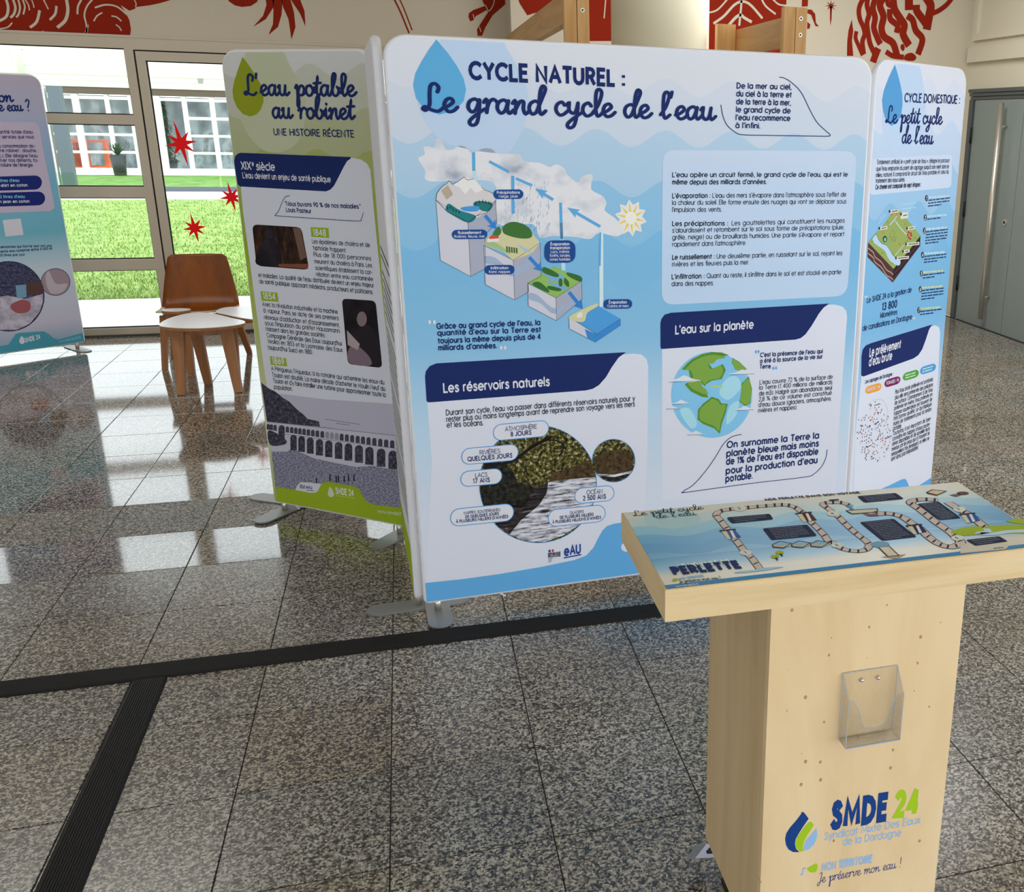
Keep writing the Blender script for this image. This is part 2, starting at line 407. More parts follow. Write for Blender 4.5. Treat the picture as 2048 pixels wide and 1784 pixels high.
def ribbon(pts, w, rnd=False):
    """outline band of width w along pts -> verts, quads"""
    closed = len(pts) > 3 and math.dist(pts[0], pts[-1]) < 1e-3
    if closed: pts = pts[:-1]
    n = len(pts); hw = [w / 2] * n
    if not closed and n > 1:
        def ext(a, b, k):
            L = math.dist(a, b) or 1
            return (a[0] + (a[0] - b[0]) / L * k, a[1] + (a[1] - b[1]) / L * k)
        if rnd:
            s2, e2 = ext(pts[0], pts[1], w * 0.48), ext(pts[-1], pts[-2], w * 0.48)
            s1, e1 = ext(pts[0], pts[1], w * 0.3), ext(pts[-1], pts[-2], w * 0.3)
            pts = [s2, s1] + list(pts) + [e1, e2]; hw = [w * 0.14, w * 0.38] + hw + [w * 0.38, w * 0.14]
        else:
            pts = [ext(pts[0], pts[1], w * 0.18)] + list(pts[1:-1]) + [ext(pts[-1], pts[-2], w * 0.18)]
        n = len(pts)
    V, F = [], []
    for i in range(n):
        a = pts[(i - 1) % n] if closed or i else None
        b = pts[(i + 1) % n] if closed or i < n - 1 else None
        p = pts[i]
        def nrm(u, v):
            L = math.dist(u, v) or 1e-9
            return (-(v[1] - u[1]) / L, (v[0] - u[0]) / L)
        if a is None: m, k = nrm(p, b), 1
        elif b is None: m, k = nrm(a, p), 1
        else:
            n1, n2 = nrm(a, p), nrm(p, b)
            m = (n1[0] + n2[0], n1[1] + n2[1]); L = math.hypot(*m)
            if L < 1e-6: m, k = n1, 1
            else:
                m = (m[0] / L, m[1] / L); k = min(1.7, 1 / max(0.2, m[0] * n1[0] + m[1] * n1[1]))
        V += [(p[0] - m[0] * hw[i] * k, p[1] - m[1] * hw[i] * k), (p[0] + m[0] * hw[i] * k, p[1] + m[1] * hw[i] * k)]
    for i in range(n if closed else n - 1):
        j = (i + 1) % n
        F.append((2 * i, 2 * j, 2 * j + 1, 2 * i + 1))
    return V, F
GC = {}
def glyph(font, ch, w):
    key = (font, ch, w)
    if key not in GC:
        d = SANS if font == 's' or ch not in SCRIPT else SCRIPT
        adv, st = d.get(ch, d.get(' '))
        if d is SANS and ch != ' ':
            adv = adv - 12 + w + 5.5                     # side bearings follow the stroke weight
        GC[key] = (adv, [ribbon([(x + (w / 2 if d is SANS else 0), y) for x, y in p], w, d is SCRIPT) for p in parse(st, d is SCRIPT)] if st else [])
    return GC[key]

LAY = 0.00035
class Surf:
    """a flat printed face: photo pixel -> (u, v) on the face -> point in the owner's frame"""
    def __init__(s, to_uv, to3, parent):
        s.to_uv, s.to3, s.parent, s.g, s.lim = to_uv, to3, parent, {}, None
    def mb(s, g):
        return s.g.setdefault(g, MB())
    def fill(s, g, lay, m, pts, smooth=False, uv=False, n=4):
        q = [tuple(p) if uv else s.to_uv(*p) for p in pts]
        if smooth: q = catmull(q, n, True)
        if s.lim:
            l = s.lim; q = [(min(max(a, l[0]), l[1]), min(max(b, l[2]), l[3])) for a, b in q]
        tri = tessellate_polygon([[Vector((a, b, 0)) for a, b in q]])
        area = sum(q[i][0] * q[(i + 1) % len(q)][1] - q[(i + 1) % len(q)][0] * q[i][1] for i in range(len(q)))
        f = [tuple(t) for t in tri]
        f = [t if (q[t[1]][0] - q[t[0]][0]) * (q[t[2]][1] - q[t[0]][1]) - (q[t[2]][0] - q[t[0]][0]) * (q[t[1]][1] - q[t[0]][1]) > 0 else t[::-1] for t in f]
        s.mb(g).add([s.to3(a, b, lay * LAY) for a, b in q], f, m)
    def line(s, g, lay, m, pts, wpx, smooth=True, closed=False):
        q = [s.to_uv(*p) for p in pts]
        if smooth: q = catmull(q, 5, closed)
        if closed: q = q + [q[0]]
        p = pts[0]; a, b = s.to_uv(*p), s.to_uv(p[0], p[1] + 1)
        w = wpx * math.dist(a, b)
        V, F = ribbon(q, w)
        s.mb(g).add([s.to3(a, b, lay * LAY) for a, b in V], F, m)
    def oval(s, g, lay, m, c, rx, ry, n=28, rot=0.0):
        pts = []
        for i in range(n):
            t = 2 * math.pi * i / n; x, y = rx * math.cos(t), ry * math.sin(t)
            pts.append((c[0] + x * math.cos(rot) - y * math.sin(rot), c[1] + x * math.sin(rot) + y * math.cos(rot)))
        s.fill(g, lay, m, pts)
        return pts
    def pill(s, g, lay, m, c, w, h, slope, rim=None, rw=2.0, r=None):
        def outline(w, h):
            rr = min(w, h) / 2 if r is None else min(r, w / 2, h / 2)
            out = []
            for sx, sy, a in ((1, 1, 0), (-1, 1, 90), (-1, -1, 180), (1, -1, 270)):
                for k in range(6):
                    t = math.radians(a + 18 * k)
                    x, y = sx * (w / 2 - rr) + rr * math.cos(t), sy * (h / 2 - rr) + rr * math.sin(t)
                    out.append((c[0] + x, c[1] + y + slope * x))
            return out
        if rim is not None: s.fill(g, lay, rim, outline(w + rw, h + rw))
        s.fill(g, lay + 0.5, m, outline(w, h))
    def text(s, g, lay, m, txt, p0, p1, cap, w=8.0, font='s', span=None):
        """one line of lettering from p0 to p1 (photo px on the baseline), capitals cap px high"""
        a, b, up = s.to_uv(*p0), s.to_uv(*p1), s.to_uv(p0[0], p0[1] - cap)
        sy = abs(up[1] - a[1]) / (70.0 if font == 's' else 96.0)
        L = math.dist(a, b) or 1e-6; ex = ((b[0] - a[0]) / L, (b[1] - a[1]) / L)
        if font == 's':
            n0 = sum(glyph(font, c, w)[0] for c in txt) * sy
            w = round(w * 1.12 / min(1.0, max(0.5, L / n0)) ** 0.6 * 2) / 2
        gl = [(c, glyph(font, c, w)) for c in txt]
        nat = sum(q[1][0] for q in gl) * sy - (5.5 * sy if font == 's' else 8 * sy)
        sx, gap, nsp = L / nat, 0.0, txt.count(' ')
        if font == 's' and sx > 1.04 and nsp > 2:
            sx = min(sx, 1.0 + (sx - 1.0) * 0.25); gap = (L - nat * sx) / nsp
        B, x = s.mb(g), 0.0
        for gi, (c, (adv, strokes)) in enumerate(gl):
            for si, (V, F) in enumerate(strokes):
                off = lay * LAY + ((gi % 3) * 4 + si % 4) * 1.0e-5
                pts = []
                for vi, (vx, vy) in enumerate(V):
                    d = x + vx * sx * sy; h = vy * sy
                    pts.append(s.to3(a[0] + ex[0] * d, a[1] + ex[1] * d + h, off + vi / len(V) * 7e-6))
                B.add(pts, F, m)
            x += adv * sx * sy + (gap if c == ' ' else 0)
    def ctext(s, g, lay, m, txt, c, width, slope, cap, w=9.0, font='s'):
        s.text(g, lay, m, txt, (c[0] - width / 2, c[1] - slope * width / 2), (c[0] + width / 2, c[1] + slope * width / 2), cap, w, font)
    def scribble(s, g, lay, m, p0, p1, wpx, rnd):
        """a line of print too small to read: word-long dashes"""
        L = math.dist(p0, p1); x = 0.0
        while x < L - 1:
            k = min(rnd.uniform(3, 11), L - x)
            a, b = x / L, (x + k) / L
            s.line(g, lay, m, [(p0[0] + (p1[0] - p0[0]) * t, p0[1] + (p1[1] - p0[1]) * t) for t in (a, b)], wpx, False)
            x += k + 1.6
    def finish(s, labels=None):
        for name, mb in s.g.items():
            o = mb.build(name.split('#')[0], s.parent)
            if labels and name in labels: o['label'] = labels[name]
# ------------------------------------------------------------------ floor of granite tiles
TILE, AX, BY = 0.40, -0.14638, 2.54383            # joint lines of the tile grid
WALL_Y, STEP_Y, WALL_X = 9.147, 8.745, 5.0985     # glazed back wall, its stepped-forward part, right wall
STEP_X = 0.915
RX0, RX1, RY0 = -6.2, WALL_X, -3.2                # rest of the room
floor = MB().box(RX0, RX1, RY0, WALL_Y + 0.1, -0.06, -0.010, 'grout')
floor.box(RX0, RX1, RY0, WALL_Y + 0.1, -0.010, -0.0025, 'grout')
floor = struct(floor.build('floor'), 'grey speckled granite tile floor')
def tile_mesh(m):
    g = 0.0017; h = TILE / 2 - g; c = 0.0012
    b = MB()
    v = [(-h, -h, -0.010), (h, -h, -0.010), (h, h, -0.010), (-h, h, -0.010), (-h, -h, -c), (h, -h, -c), (h, h, -c), (-h, h, -c),
         (-h + c, -h + c, 0), (h - c, -h + c, 0), (h - c, h - c, 0), (-h + c, h - c, 0)]
    f = [(i, (i + 1) % 4, 4 + (i + 1) % 4, 4 + i) for i in range(4)] + [(4 + i, 4 + (i + 1) % 4, 8 + (i + 1) % 4, 8 + i) for i in range(4)] + [(8, 9, 10, 11)]
    b.add(v, f, m)
    return b
def finish_of(j):
    if j == 5: return 'granite_flamed'
    return 'granite_polished' if j >= 4 else 'granite_honed'
tiles = []
for i in range(-15, 14):
    for j in range(-15, 17):
        cx, cy = AX + (i + 0.5) * TILE, BY + (j + 0.5) * TILE
        if cx < RX0 + 0.2 or cx > RX1 - 0.02 or cy > WALL_Y + 0.02 or (cx > STEP_X + 0.1 and cy > STEP_Y + 0.02): continue
        seen = False
        for dx in (-0.2, 0, 0.2):
            for dy in (-0.2, 0, 0.2):
                q = to_px((cx + dx, cy + dy, 0))
                if q and -10 < q[0] < 2058 and -10 < q[1] < 1794: seen = True
        tiles.append((math.hypot(cx, cy), seen, cx, cy, finish_of(j)))
vis = sorted(t for t in tiles if t[1])[:300]
proto = {}
pick = set((t[2], t[3]) for t in vis)
rest = {}
for _, seen, cx, cy, fin in tiles:
    if (cx, cy) in pick:
        if fin not in proto:
            o = tile_mesh(fin).build('tile', floor); proto[fin] = o
        else: o = copy_of(proto[fin], 'tile', floor)
        o.location = (cx, cy, 0)
    else:
        b = rest.setdefault('r', MB()); t = tile_mesh(fin)
        b.add([(x + cx, y + cy, z) for x, y, z in t.v], t.f, fin)
if rest: rest['r'].build('tile_field', floor)['kind'] = 'stuff'

# ------------------------------------------------------------------ ribbed black cable covers lying on the floor
def cable_cover(name, a, b, width, label):
    a, b = Vector(a), Vector(b); d = (b - a).normalized(); sd = Vector((d.y, -d.x, 0))
    prof = [(-width / 2, 0.0005), (-width / 2 + 0.006, 0.006)]
    nr = 13; x0, x1 = -width / 2 + 0.009, width / 2 - 0.009
    for k in range(nr):
        xa = x0 + (x1 - x0) * k / nr; xb = x0 + (x1 - x0) * (k + 1) / nr; q = (xb - xa)
        prof += [(xa, 0.0075), (xa + q * 0.2, 0.0095), (xa + q * 0.6, 0.0095), (xa + q * 0.8, 0.0075)]
    prof += [(width / 2 - 0.006, 0.006), (width / 2, 0.0005)]
    n = len(prof); m = MB()
    V = [P + sd * x + Vector((0, 0, z)) for P in (a, b) for x, z in prof]
    m.add(V, [(i, i + 1, n + i + 1, n + i) for i in range(n - 1)] + [(n - 1, 0, n, 2 * n - 1), tuple(range(n)), tuple(range(2 * n - 1, n - 1, -1))], 'rubber_black')
    o = m.build(name, fixn=True)
    return tag(o, label, 'cable cover')
SY = 3.2875
cable_cover('cable_cover', (-4.2, SY + 0.010, 0), (3.4, SY - 0.003, 0), 0.105, 'long ribbed black rubber cable cover running past the foot of the blue panel')
cable_cover('cable_cover', (-0.893, SY - 0.054, 0), (-0.876, 0.6, 0), 0.106, 'ribbed black rubber cable cover butting square into the longer one')

# ------------------------------------------------------------------ walls and ceiling
CZ = 3.6
GX0, GX1, GZ = -4.9, 0.62, 2.307                  # glazed opening
w = MB()
w.box(RX0, GX0, WALL_Y, WALL_Y + 0.3, 0, CZ, 'wall_paint')
w.box(GX0, GX1, WALL_Y, WALL_Y + 0.3, GZ, CZ, 'wall_paint')
w.box(GX1, STEP_X, WALL_Y, WALL_Y + 0.3, 0, CZ, 'wall_paint')
w.box(STEP_X, WALL_X + 0.3, STEP_Y, WALL_Y + 0.3, 0, CZ, 'wall_paint')
wall_back = struct(w.build('wall_back'), 'beige wall painted with red plant shapes above the glazing')
DY0, DY1, DZ = 6.93, 8.62, 2.125                  # grey double door in the right wall
w = MB()
w.box(WALL_X, WALL_X + 0.3, DY1, STEP_Y, 0, CZ, 'wall_paint_pale')
w.box(WALL_X, WALL_X + 0.3, DY0, DY1, DZ, CZ, 'wall_paint_pale')
w.box(WALL_X, WALL_X + 0.3, 2.6, DY0, 0, CZ, 'wall_paint_pale')
wall_right = struct(w.build('wall_right'), 'pale beige wall around the grey double door')
w = MB(); w.box(RX0 - 0.3, RX0, 1.2, WALL_Y + 0.3, 0, CZ, 'wall_paint'); w.box(RX0 - 0.3, RX0, RY0, 1.2, 2.4, CZ, 'wall_paint'); w.box(RX0 - 0.3, RX0, RY0, RY0 + 0.3, 0, 2.4, 'wall_paint')  # out of view; low gap shaped to brighten the lectern side
struct(w.build('wall_left_unseen'))
w = MB(); w.box(RX0, -2.6, RY0 - 0.3, RY0, 0, CZ, 'wall_paint'); w.box(4.6, WALL_X, RY0 - 0.3, RY0, 0, CZ, 'wall_paint'); w.box(-2.6, 4.6, RY0 - 0.3, RY0, 2.45, CZ, 'wall_paint')  # out of view, added to cut the daylight from behind the camera
struct(w.build('wall_front_unseen'))
w = MB(); w.box(RX0 - 0.3, RX1 + 0.3, RY0, WALL_Y + 0.3, CZ, CZ + 0.15, 'ceiling_paint')
struct(w.build('ceiling'))
# boxed-out lintel and the mouldings above the door
w = MB(); w.box(WALL_X - 0.05, WALL_X + 0.01, 2.6, 8.70, 2.36, 2.485, 'wall_paint_pale')
struct(w.build('trim_1'), 'pale boxed lintel above the grey door')
w = MB(); w.box(WALL_X - 0.035, WALL_X + 0.01, 2.6, 8.60, 2.545, 2.60, 'wall_paint_pale')
w.box(WALL_X - 0.035, WALL_X + 0.01, 8.60, 8.655, 2.545, CZ, 'wall_paint_pale')
struct(w.build('trim_2'), 'pale moulding framing the wall field above the lintel')

# ------------------------------------------------------------------ mural: red plant shapes painted on the back wall
mur = Surf(lambda x, y: (lambda P: (P.x, P.z))(on_y(x, y, WALL_Y)), lambda u, v, o: (u, WALL_Y - 0.001 - o, v), wall_back)
mur2 = Surf(lambda x, y: (lambda P: (P.x, P.z))(on_y(x, y, STEP_Y)), lambda u, v, o: (u, STEP_Y - 0.001 - o, v), wall_back)
RED, BEI = 'mural_red', 'mural_beige'
K = crop(0, 0, 3.938)
def MF(S, K, pts, lay=1, m=RED, smooth=False): S.fill('mural_print', lay, m, [K(*p) for p in pts], smooth)
def ML(S, K, pts, wpx, lay=2, m=BEI): S.line('mural_print', lay, m, [K(*p) for p in pts], wpx)
MF(mur, K, [(-60, 268), (0, 266), (200, 270), (330, 275), (640, 288), (1022, 305), (1032, 230), (1020, 160), (990, 100), (950, 40), (1020, 85), (1062, 70), (1075, 55), (1180, 42), (1260, 25), (1345, 0), (1345, -300), (-60, -300)])
for p, wd in ((((-10, 228), (60, 215), (95, 180)), 2.6), (((-5, 165), (50, 130), (65, 60), (50, 0)), 5), (((105, 0), (122, 60), (110, 110), (85, 138)), 4.5), (((145, 0), (158, 60), (148, 110), (130, 135)), 3.6),
              (((180, 0), (196, 50), (190, 90), (184, 112)), 3), (((240, 215), (290, 170), (312, 85)), 5), (((395, 155), (435, 110), (445, 50)), 4.5), (((455, 215), (515, 160), (535, 80), (525, 0)), 6), (((345, 0), (365, 40), (380, 72)), 2.6),
              (((610, 110), (615, 50), (640, 0)), 3.6), (((750, 60), (830, 38), (920, 52), (1000, 115)), 3.4), (((740, 165), (765, 125), (805, 100)), 2.8), (((880, 126), (920, 135), (955, 165)), 2.8), (((915, 195), (940, 215), (957, 242)), 2.4),
              (((725, 0), (685, 50), (665, 120), (680, 190), (682, 240), (665, 288)), 3.2), (((1060, 0), (1072, 30), (1068, 56)), 2), (((200, 0), (225, 40), (232, 80)), 2.4), (((250, 0), (262, 30), (268, 60)), 2.2)):
    ML(mur, K, p, wd)
MF(mur, K, [(300, 262), (345, 238), (325, 278), (240, 268)], 2, BEI)
MF(mur, K, [(700, 190), (690, 250), (678, 290), (640, 286), (665, 262), (680, 215)], 2, BEI)
MF(mur, lambda x, y: (x, y), [(450, -12), (458, 3), (470, 11), (484, 14), (502, 12), (514, 4), (522, -12)])
for leaf in (((530, -12), (533, 10), (526, 32), (506, 54), (532, 38), (546, 16), (550, -12)), ((544, -12), (547, 20), (546, 48), (537, 70), (556, 54), (563, 30), (566, -12)),
             ((560, -12), (566, 14), (577, 38), (583, 79), (591, 54), (588, 25), (578, -12)), ((575, -12), (586, 6), (600, 27), (611, 53), (609, 22), (596, -12))):
    MF(mur, lambda x, y: (x, y), leaf)
ML(mur, lambda x, y: (x, y), ((783, -12), (800, 22), (818, 66)), 3.4, 1, RED)
ML(mur, lambda x, y: (x, y), ((794, -12), (808, 18), (824, 60)), 2.6, 1, RED)
K = crop(800, 0, 2.926)
MF(mur, K, [(476, -30), (484, 10), (498, 34), (430, 58), (404, 76), (400, 100), (412, 126), (434, 116), (442, 96), (506, 60), (516, 70), (470, 140), (450, 172), (454, 210), (480, 210), (500, 160), (542, 90), (600, 40), (626, 14), (632, -30)])
ML(mur, K, ((500, 30), (520, 64), (545, 30), (556, -20)), 1.8); ML(mur, K, ((428, 84), (434, 112)), 1.6); ML(mur, K, ((465, 158), (474, 186)), 1.6)
MF(mur2, K, [(680, -40), (700, 20), (745, 90), (796, 74), (776, 98), (700, 170), (840, 120), (960, 40), (960, -40)])
MF(mur2, K, [(1090, -40), (1104, 240), (1250, 240), (1250, -40)])
ML(mur2, K, ((1206, -30), (1200, 40), (1194, 106)), 2.6)
K = crop(1420, 0, 3.938)
MF(mur2, K, [(-160, -60), (-160, 420), (560, 420), (580, 60), (600, 40), (606, -60)])
for p, wd in ((((248, -20), (244, 60), (230, 200)), 4.6), (((-10, 100), (60, 76), (140, -10)), 3.6), (((30, 184), (110, 126), (190, 40), (255, 12), (320, 40), (410, 142)), 5.2), (((150, 196), (200, 140), (240, 118), (270, 140), (325, 172)), 6), (((405, -10), (440, 50), (515, 110)), 4), (((490, -10), (540, 34), (600, 44)), 3.4)):
    ML(mur2, K, p, wd)
MF(mur2, K, [(726, -60), (722, 52), (770, 50), (774, -60)])
MF(mur2, K, [(768, 74), (800, 76), (828, 110), (834, 180), (858, 208), (830, 206), (812, 160), (796, 118), (766, 104)])
MF(mur2, K, [(766, 172), (790, 192), (784, 226), (764, 228)])
star8 = [(952 + (48 if k % 2 == 0 else 14) * math.cos(math.radians(22.5 * k)), 46 + (48 if k % 2 == 0 else 14) * math.sin(math.radians(22.5 * k))) for k in range(16)]
MF(mur2, K, star8); MF(mur2, K, [(944, 50), (961, 50), (957, 150), (948, 205), (944, 150)])
MF(mur2, K, [(1116, 152), (1090, 240), (1080, 330), (1078, 440), (1128, 440), (1118, 320), (1128, 240)])
WL = [1.0]
def worm(pts, w):
    WL[0] += 0.2; ML(mur2, K, pts, w * 1.3, WL[0], RED)
for p, w_ in ((((1222, -30), (1190, 20), (1172, 80), (1180, 150), (1208, 215), (1218, 270), (1200, 330), (1210, 420)), 8.5), (((1152, 252), (1146, 300), (1170, 360), (1200, 430)), 7), (((1245, -30), (1236, 40), (1252, 110), (1236, 180), (1246, 270), (1262, 350), (1300, 430)), 9),
              (((1310, -30), (1282, 60), (1300, 140), (1290, 220), (1318, 300), (1338, 340)), 10.5), (((1375, -30), (1338, 40), (1366, 130), (1350, 220), (1372, 290), (1440, 340), (1470, 430)), 12), (((1415, 80), (1420, 150), (1475, 200), (1470, 250)), 10), (((1440, -30), (1452, 70), (1500, 150), (1530, 200), (1520, 270), (1562, 350)), 13),
              (((1392, -30), (1400, 30), (1420, 44)), 8), (((1568, -40), (1566, 10), (1566, 66)), 15), (((1560, 128), (1596, 160), (1620, 240), (1672, 310), (1640, 420)), 11), (((1625, 50), (1630, 90), (1680, 160), (1708, 200)), 13), (((1690, -40), (1736, 40), (1726, 120), (1708, 220)), 15), (((1740, 110), (1800, 84), (1860, 40), (1910, -20)), 8),
              (((1320, 390), (1300, 440), (1286, 480)), 12), (((1390, 410), (1440, 440), (1520, 450)), 8)):
    worm(p, w_)
MF(mur2, K, [(1500, 360), (1520, 346), (1534, 370), (1524, 402), (1504, 390)], 1, RED, True)
MF(mur2, K, [(1540, 430), (1590, 416), (1625, 450), (1600, 480), (1530, 470)], 1, RED, True)
mur.g['mural_print_low'] = mur.g.pop('mural_print')
mur.finish({'mural_print_low': 'dark red painted plant shapes'}); mur2.finish({'mural_print': 'dark red painted plant and coral shapes'})

# ------------------------------------------------------------------ aluminium glazing of the back wall
FY0, FY1 = WALL_Y - 0.02, WALL_Y + 0.06
def glazing(name, x0, x1, label, door=False):
    """frame x0..x1 with panes between the transoms; each pane is its own part"""
    root = struct(empty(name, (0, WALL_Y, 0)), label)
    f = MB(); fy0, fy1 = -0.02, 0.06
    bars = [0.012, 0.067, 0.537, 0.625, 1.109, 1.193, 1.663, 1.737, 2.222, 2.300]
    if door: bars = [0.02, 0.112, 2.140, 2.206]
    z0, z1 = bars[0], bars[-1]; sw = 0.062
    f.box(x0, x0 + sw, fy0, fy1, z0, z1, 'aluminium'); f.box(x1 - sw, x1, fy0, fy1, z0, z1, 'aluminium')
    for a, b in zip(bars[::2], bars[1::2]): f.box(x0 + sw, x1 - sw, fy0, fy1, a, b, 'aluminium')
    fr = f.build('frame', root)
    for a, b in zip(bars[1:-1:2], bars[2::2]):
        p = MB().box(x0 + sw, x1 - sw, 0.018, 0.026, a, b, 'window_glass').build('pane', root)
        g = MB(); t = 0.008
        for y in (fy0 + 0.028,):
            g.box(x0 + sw, x0 + sw + t, y, y + 0.012, a, b, 'gasket'); g.box(x1 - sw - t, x1 - sw, y, y + 0.012, a, b, 'gasket')
            g.box(x0 + sw, x1 - sw, y, y + 0.012, a, a + t, 'gasket'); g.box(x0 + sw, x1 - sw, y, y + 0.012, b - t, b, 'gasket')
        g.build('gasket', p)
    return root
glazing('window_1', -3.62, -1.912, 'aluminium window of four stacked panes beside the glass door')
glazing('window_2', -4.9, -3.635, 'aluminium window of four stacked panes beyond the teal panel')
glazing('door_1', -1.900, -0.90, 'aluminium framed glass door with red star stickers', True)
glazing('window_3', -0.885, 0.62, 'aluminium window of four stacked panes behind the green panel')
hb = MB().box(GX0, GX1, FY0 - 0.006, FY1, 2.300, 2.318, 'aluminium'); hb.box(-1.912, -0.885, FY0, FY1, 2.216, 2.300, 'aluminium')
hb.box(-1.912, -1.9, FY0 + 0.02, FY1, 0, 2.216, 'gasket'); hb.box(-0.9, -0.885, FY0 + 0.02, FY1, 0, 2.216, 'gasket'); hb.box(-1.9, -0.9, FY0 + 0.02, FY1, 2.206, 2.216, 'gasket')
struct(hb.build('trim_3'), 'aluminium head rail over the glazing')
hb = MB().box(GX0, GX1, FY0 - 0.03, FY1 + 0.04, 0, 0.014, 'aluminium_dark')
struct(hb.build('trim_4'), 'dark threshold strip under the glazing')
# red stars stuck on the door glass
def star(c, r_long, r_short, r_in, rot, label):
    P = on_y(c[0], c[1], WALL_Y + 0.016); k = P.y / FPX * 1.06
    pts = []
    for i in range(16):
        if i % 2: r = r_in
        else: r = (r_long if (i // 2) % 4 == 0 else r_short * (1.0 if (i // 2) % 2 == 0 else 0.94))
        t = math.radians(90 + rot - 22.5 * i)
        pts.append((r * k * math.cos(t), r * k * math.sin(t)))
    o = MB().prism(pts, 0, 0.0012, 'star_red', lambda a, b, c: (a, -c, b)).build('star_sticker')
    o.location = P
    return tag(o, label, 'sticker', 'red stars on the door glass')
star((362, 287), 38, 25, 9, 10, 'largest red eight-pointed star sticker on the glass door')
star((389, 456), 26, 19, 7, 8, 'red eight-pointed star sticker on the door glass just over the plywood chair')
star((463, 394), 26, 19, 7, 8, 'red eight-pointed star sticker on the door glass half hidden by the green panel')

# ------------------------------------------------------------------ grey metal double door in the right wall
def metal_leaf(name, y0, y1, label, handle):
    root = struct(empty(name, (WALL_X, (y0 + y1) / 2, 0)), label); h = (y1 - y0) / 2
    MB().box(-0.012, 0.04, -h, h, 0.004, 2.03, 'door_metal').build('leaf', root)
    if handle:
        hd = MB(); hy = 7.985 - (y0 + y1) / 2
        hd.cyl((-0.085, hy, 0.10), (-0.085, hy, 1.995), 0.024, 'steel_brushed', 20)
        ho = hd.build('bar_handle', root, True); ho['label'] = 'tall brushed steel bar handle'
        for z in (0.30, 1.80):
            MB().cyl((-0.085, hy, z), (-0.012, hy, z), 0.012, 'steel_brushed', 14).build('standoff', ho, True)
        ly = 7.858 - (y0 + y1) / 2
        lk = MB().cyl((-0.020, ly, 0.988), (-0.012, ly, 0.988), 0.030, 'steel_brushed', 20); lk.cyl((-0.022, ly, 0.988), (-0.020, ly, 0.988), 0.013, 'gasket', 14)
        lk.build('lock_rose', root)
        for z in (0.35, 1.05, 1.72):
            MB().cyl((-0.024, h + 0.006, z - 0.07), (-0.024, h + 0.006, z + 0.07), 0.012, 'gasket', 12).build('hinge', root, True)
    return root
metal_leaf('door_2', 7.745, 8.545, 'grey metal door leaf with tall steel bar handle', True)
metal_leaf('door_3', 6.94, 7.738, 'grey metal door leaf without handle in view', False)
w = MB()
for k, (z0, z1, d) in enumerate(((2.034, 2.06, 0.02), (2.064, 2.09, 0.035), (2.094, 2.125, 0.05))):
    w.box(WALL_X - d, WALL_X + 0.05, DY0, DY1, z0, z1, 'door_frame_metal')
w.box(WALL_X - 0.03, WALL_X + 0.05, 8.555, DY1, 0, 2.034, 'door_frame_metal')
w.box(WALL_X - 0.002, WALL_X + 0.05, DY0, DY1, 2.02, 2.125, 'gasket'); w.box(WALL_X + 0.04, WALL_X + 0.06, DY0 - 0.01, DY1, -0.02, 2.05, 'gasket')  # second box is unseen backing, added to block light leaking under the leaves
struct(w.build('trim_5'), 'stepped dark metal frame of the double door')

# ------------------------------------------------------------------ round white column and the timber frames behind the big panel
c0, c1 = on_y(1226, 60, 6.3), on_y(1420, 60, 6.3)
cr_ = (c1.x - c0.x) / 2 * 0.985
colm = MB().cyl(((c0.x + c1.x) / 2, 6.3 + 0.05, 0), ((c0.x + c1.x) / 2, 6.35, CZ), cr_, 'column_white', 64)
struct(colm.build('column', None, True), 'round off-white column between the timber frames')
TY = 5.3
def timber(name, ax0, ax1, ztop, back, label, post2):
    y0 = TY; root = empty(name, ((ax0 + ax1) / 2, y0, 0)); cx = (ax0 + ax1) / 2
    tag(root, label, 'timber frame', 'timber frames by the column')
    hw = (ax1 - ax0) / 2
    MB().box(-hw, -0.002, 0, 0.05, 0, ztop, 'pine_timber').build('post', root)
    MB().box(0.002, hw, 0, 0.05, 0, ztop, 'pine_timber').build('post', root)
    if post2: MB().box(-hw - 0.112, -hw + 0.003, back - 0.04, back + 0.01, 0, ztop - 0.02, 'pine_timber').build('post', root)
    for z in (ztop - 0.15, ztop - 0.95, 0.25):
        MB().box(-hw + 0.004, -hw + 0.050, 0.051, back - 0.051, z - 0.045, z + 0.10, 'pine_rail').build('rail', root)
    for z in (ztop - 0.055, ztop - 0.135):
        b = MB().cyl((hw * 0.45, -0.004, z), (hw * 0.45, 0, z), 0.011, 'steel_brushed', 16); b.cyl((hw * 0.45, -0.006, z), (hw * 0.45, -0.004, z), 0.005, 'gasket', 8)
        b.build('bolt', root)
    return root
a, b = on_y(1130, 60, TY), on_y(1179, 60, TY)
timber('timber_frame', a.x, b.x, on_y(1150, -40, TY).z, 3.2, 'taller pine timber frame with two bolts, beside the round column', False)
a, b, c = on_y(1568, 60, TY), on_y(1613, 60, TY), on_y(1590, 14, TY)
timber('timber_frame', a.x, b.x, c.z, 0.88, 'lower pine timber frame with bolts, its rail running back to the wall', True)

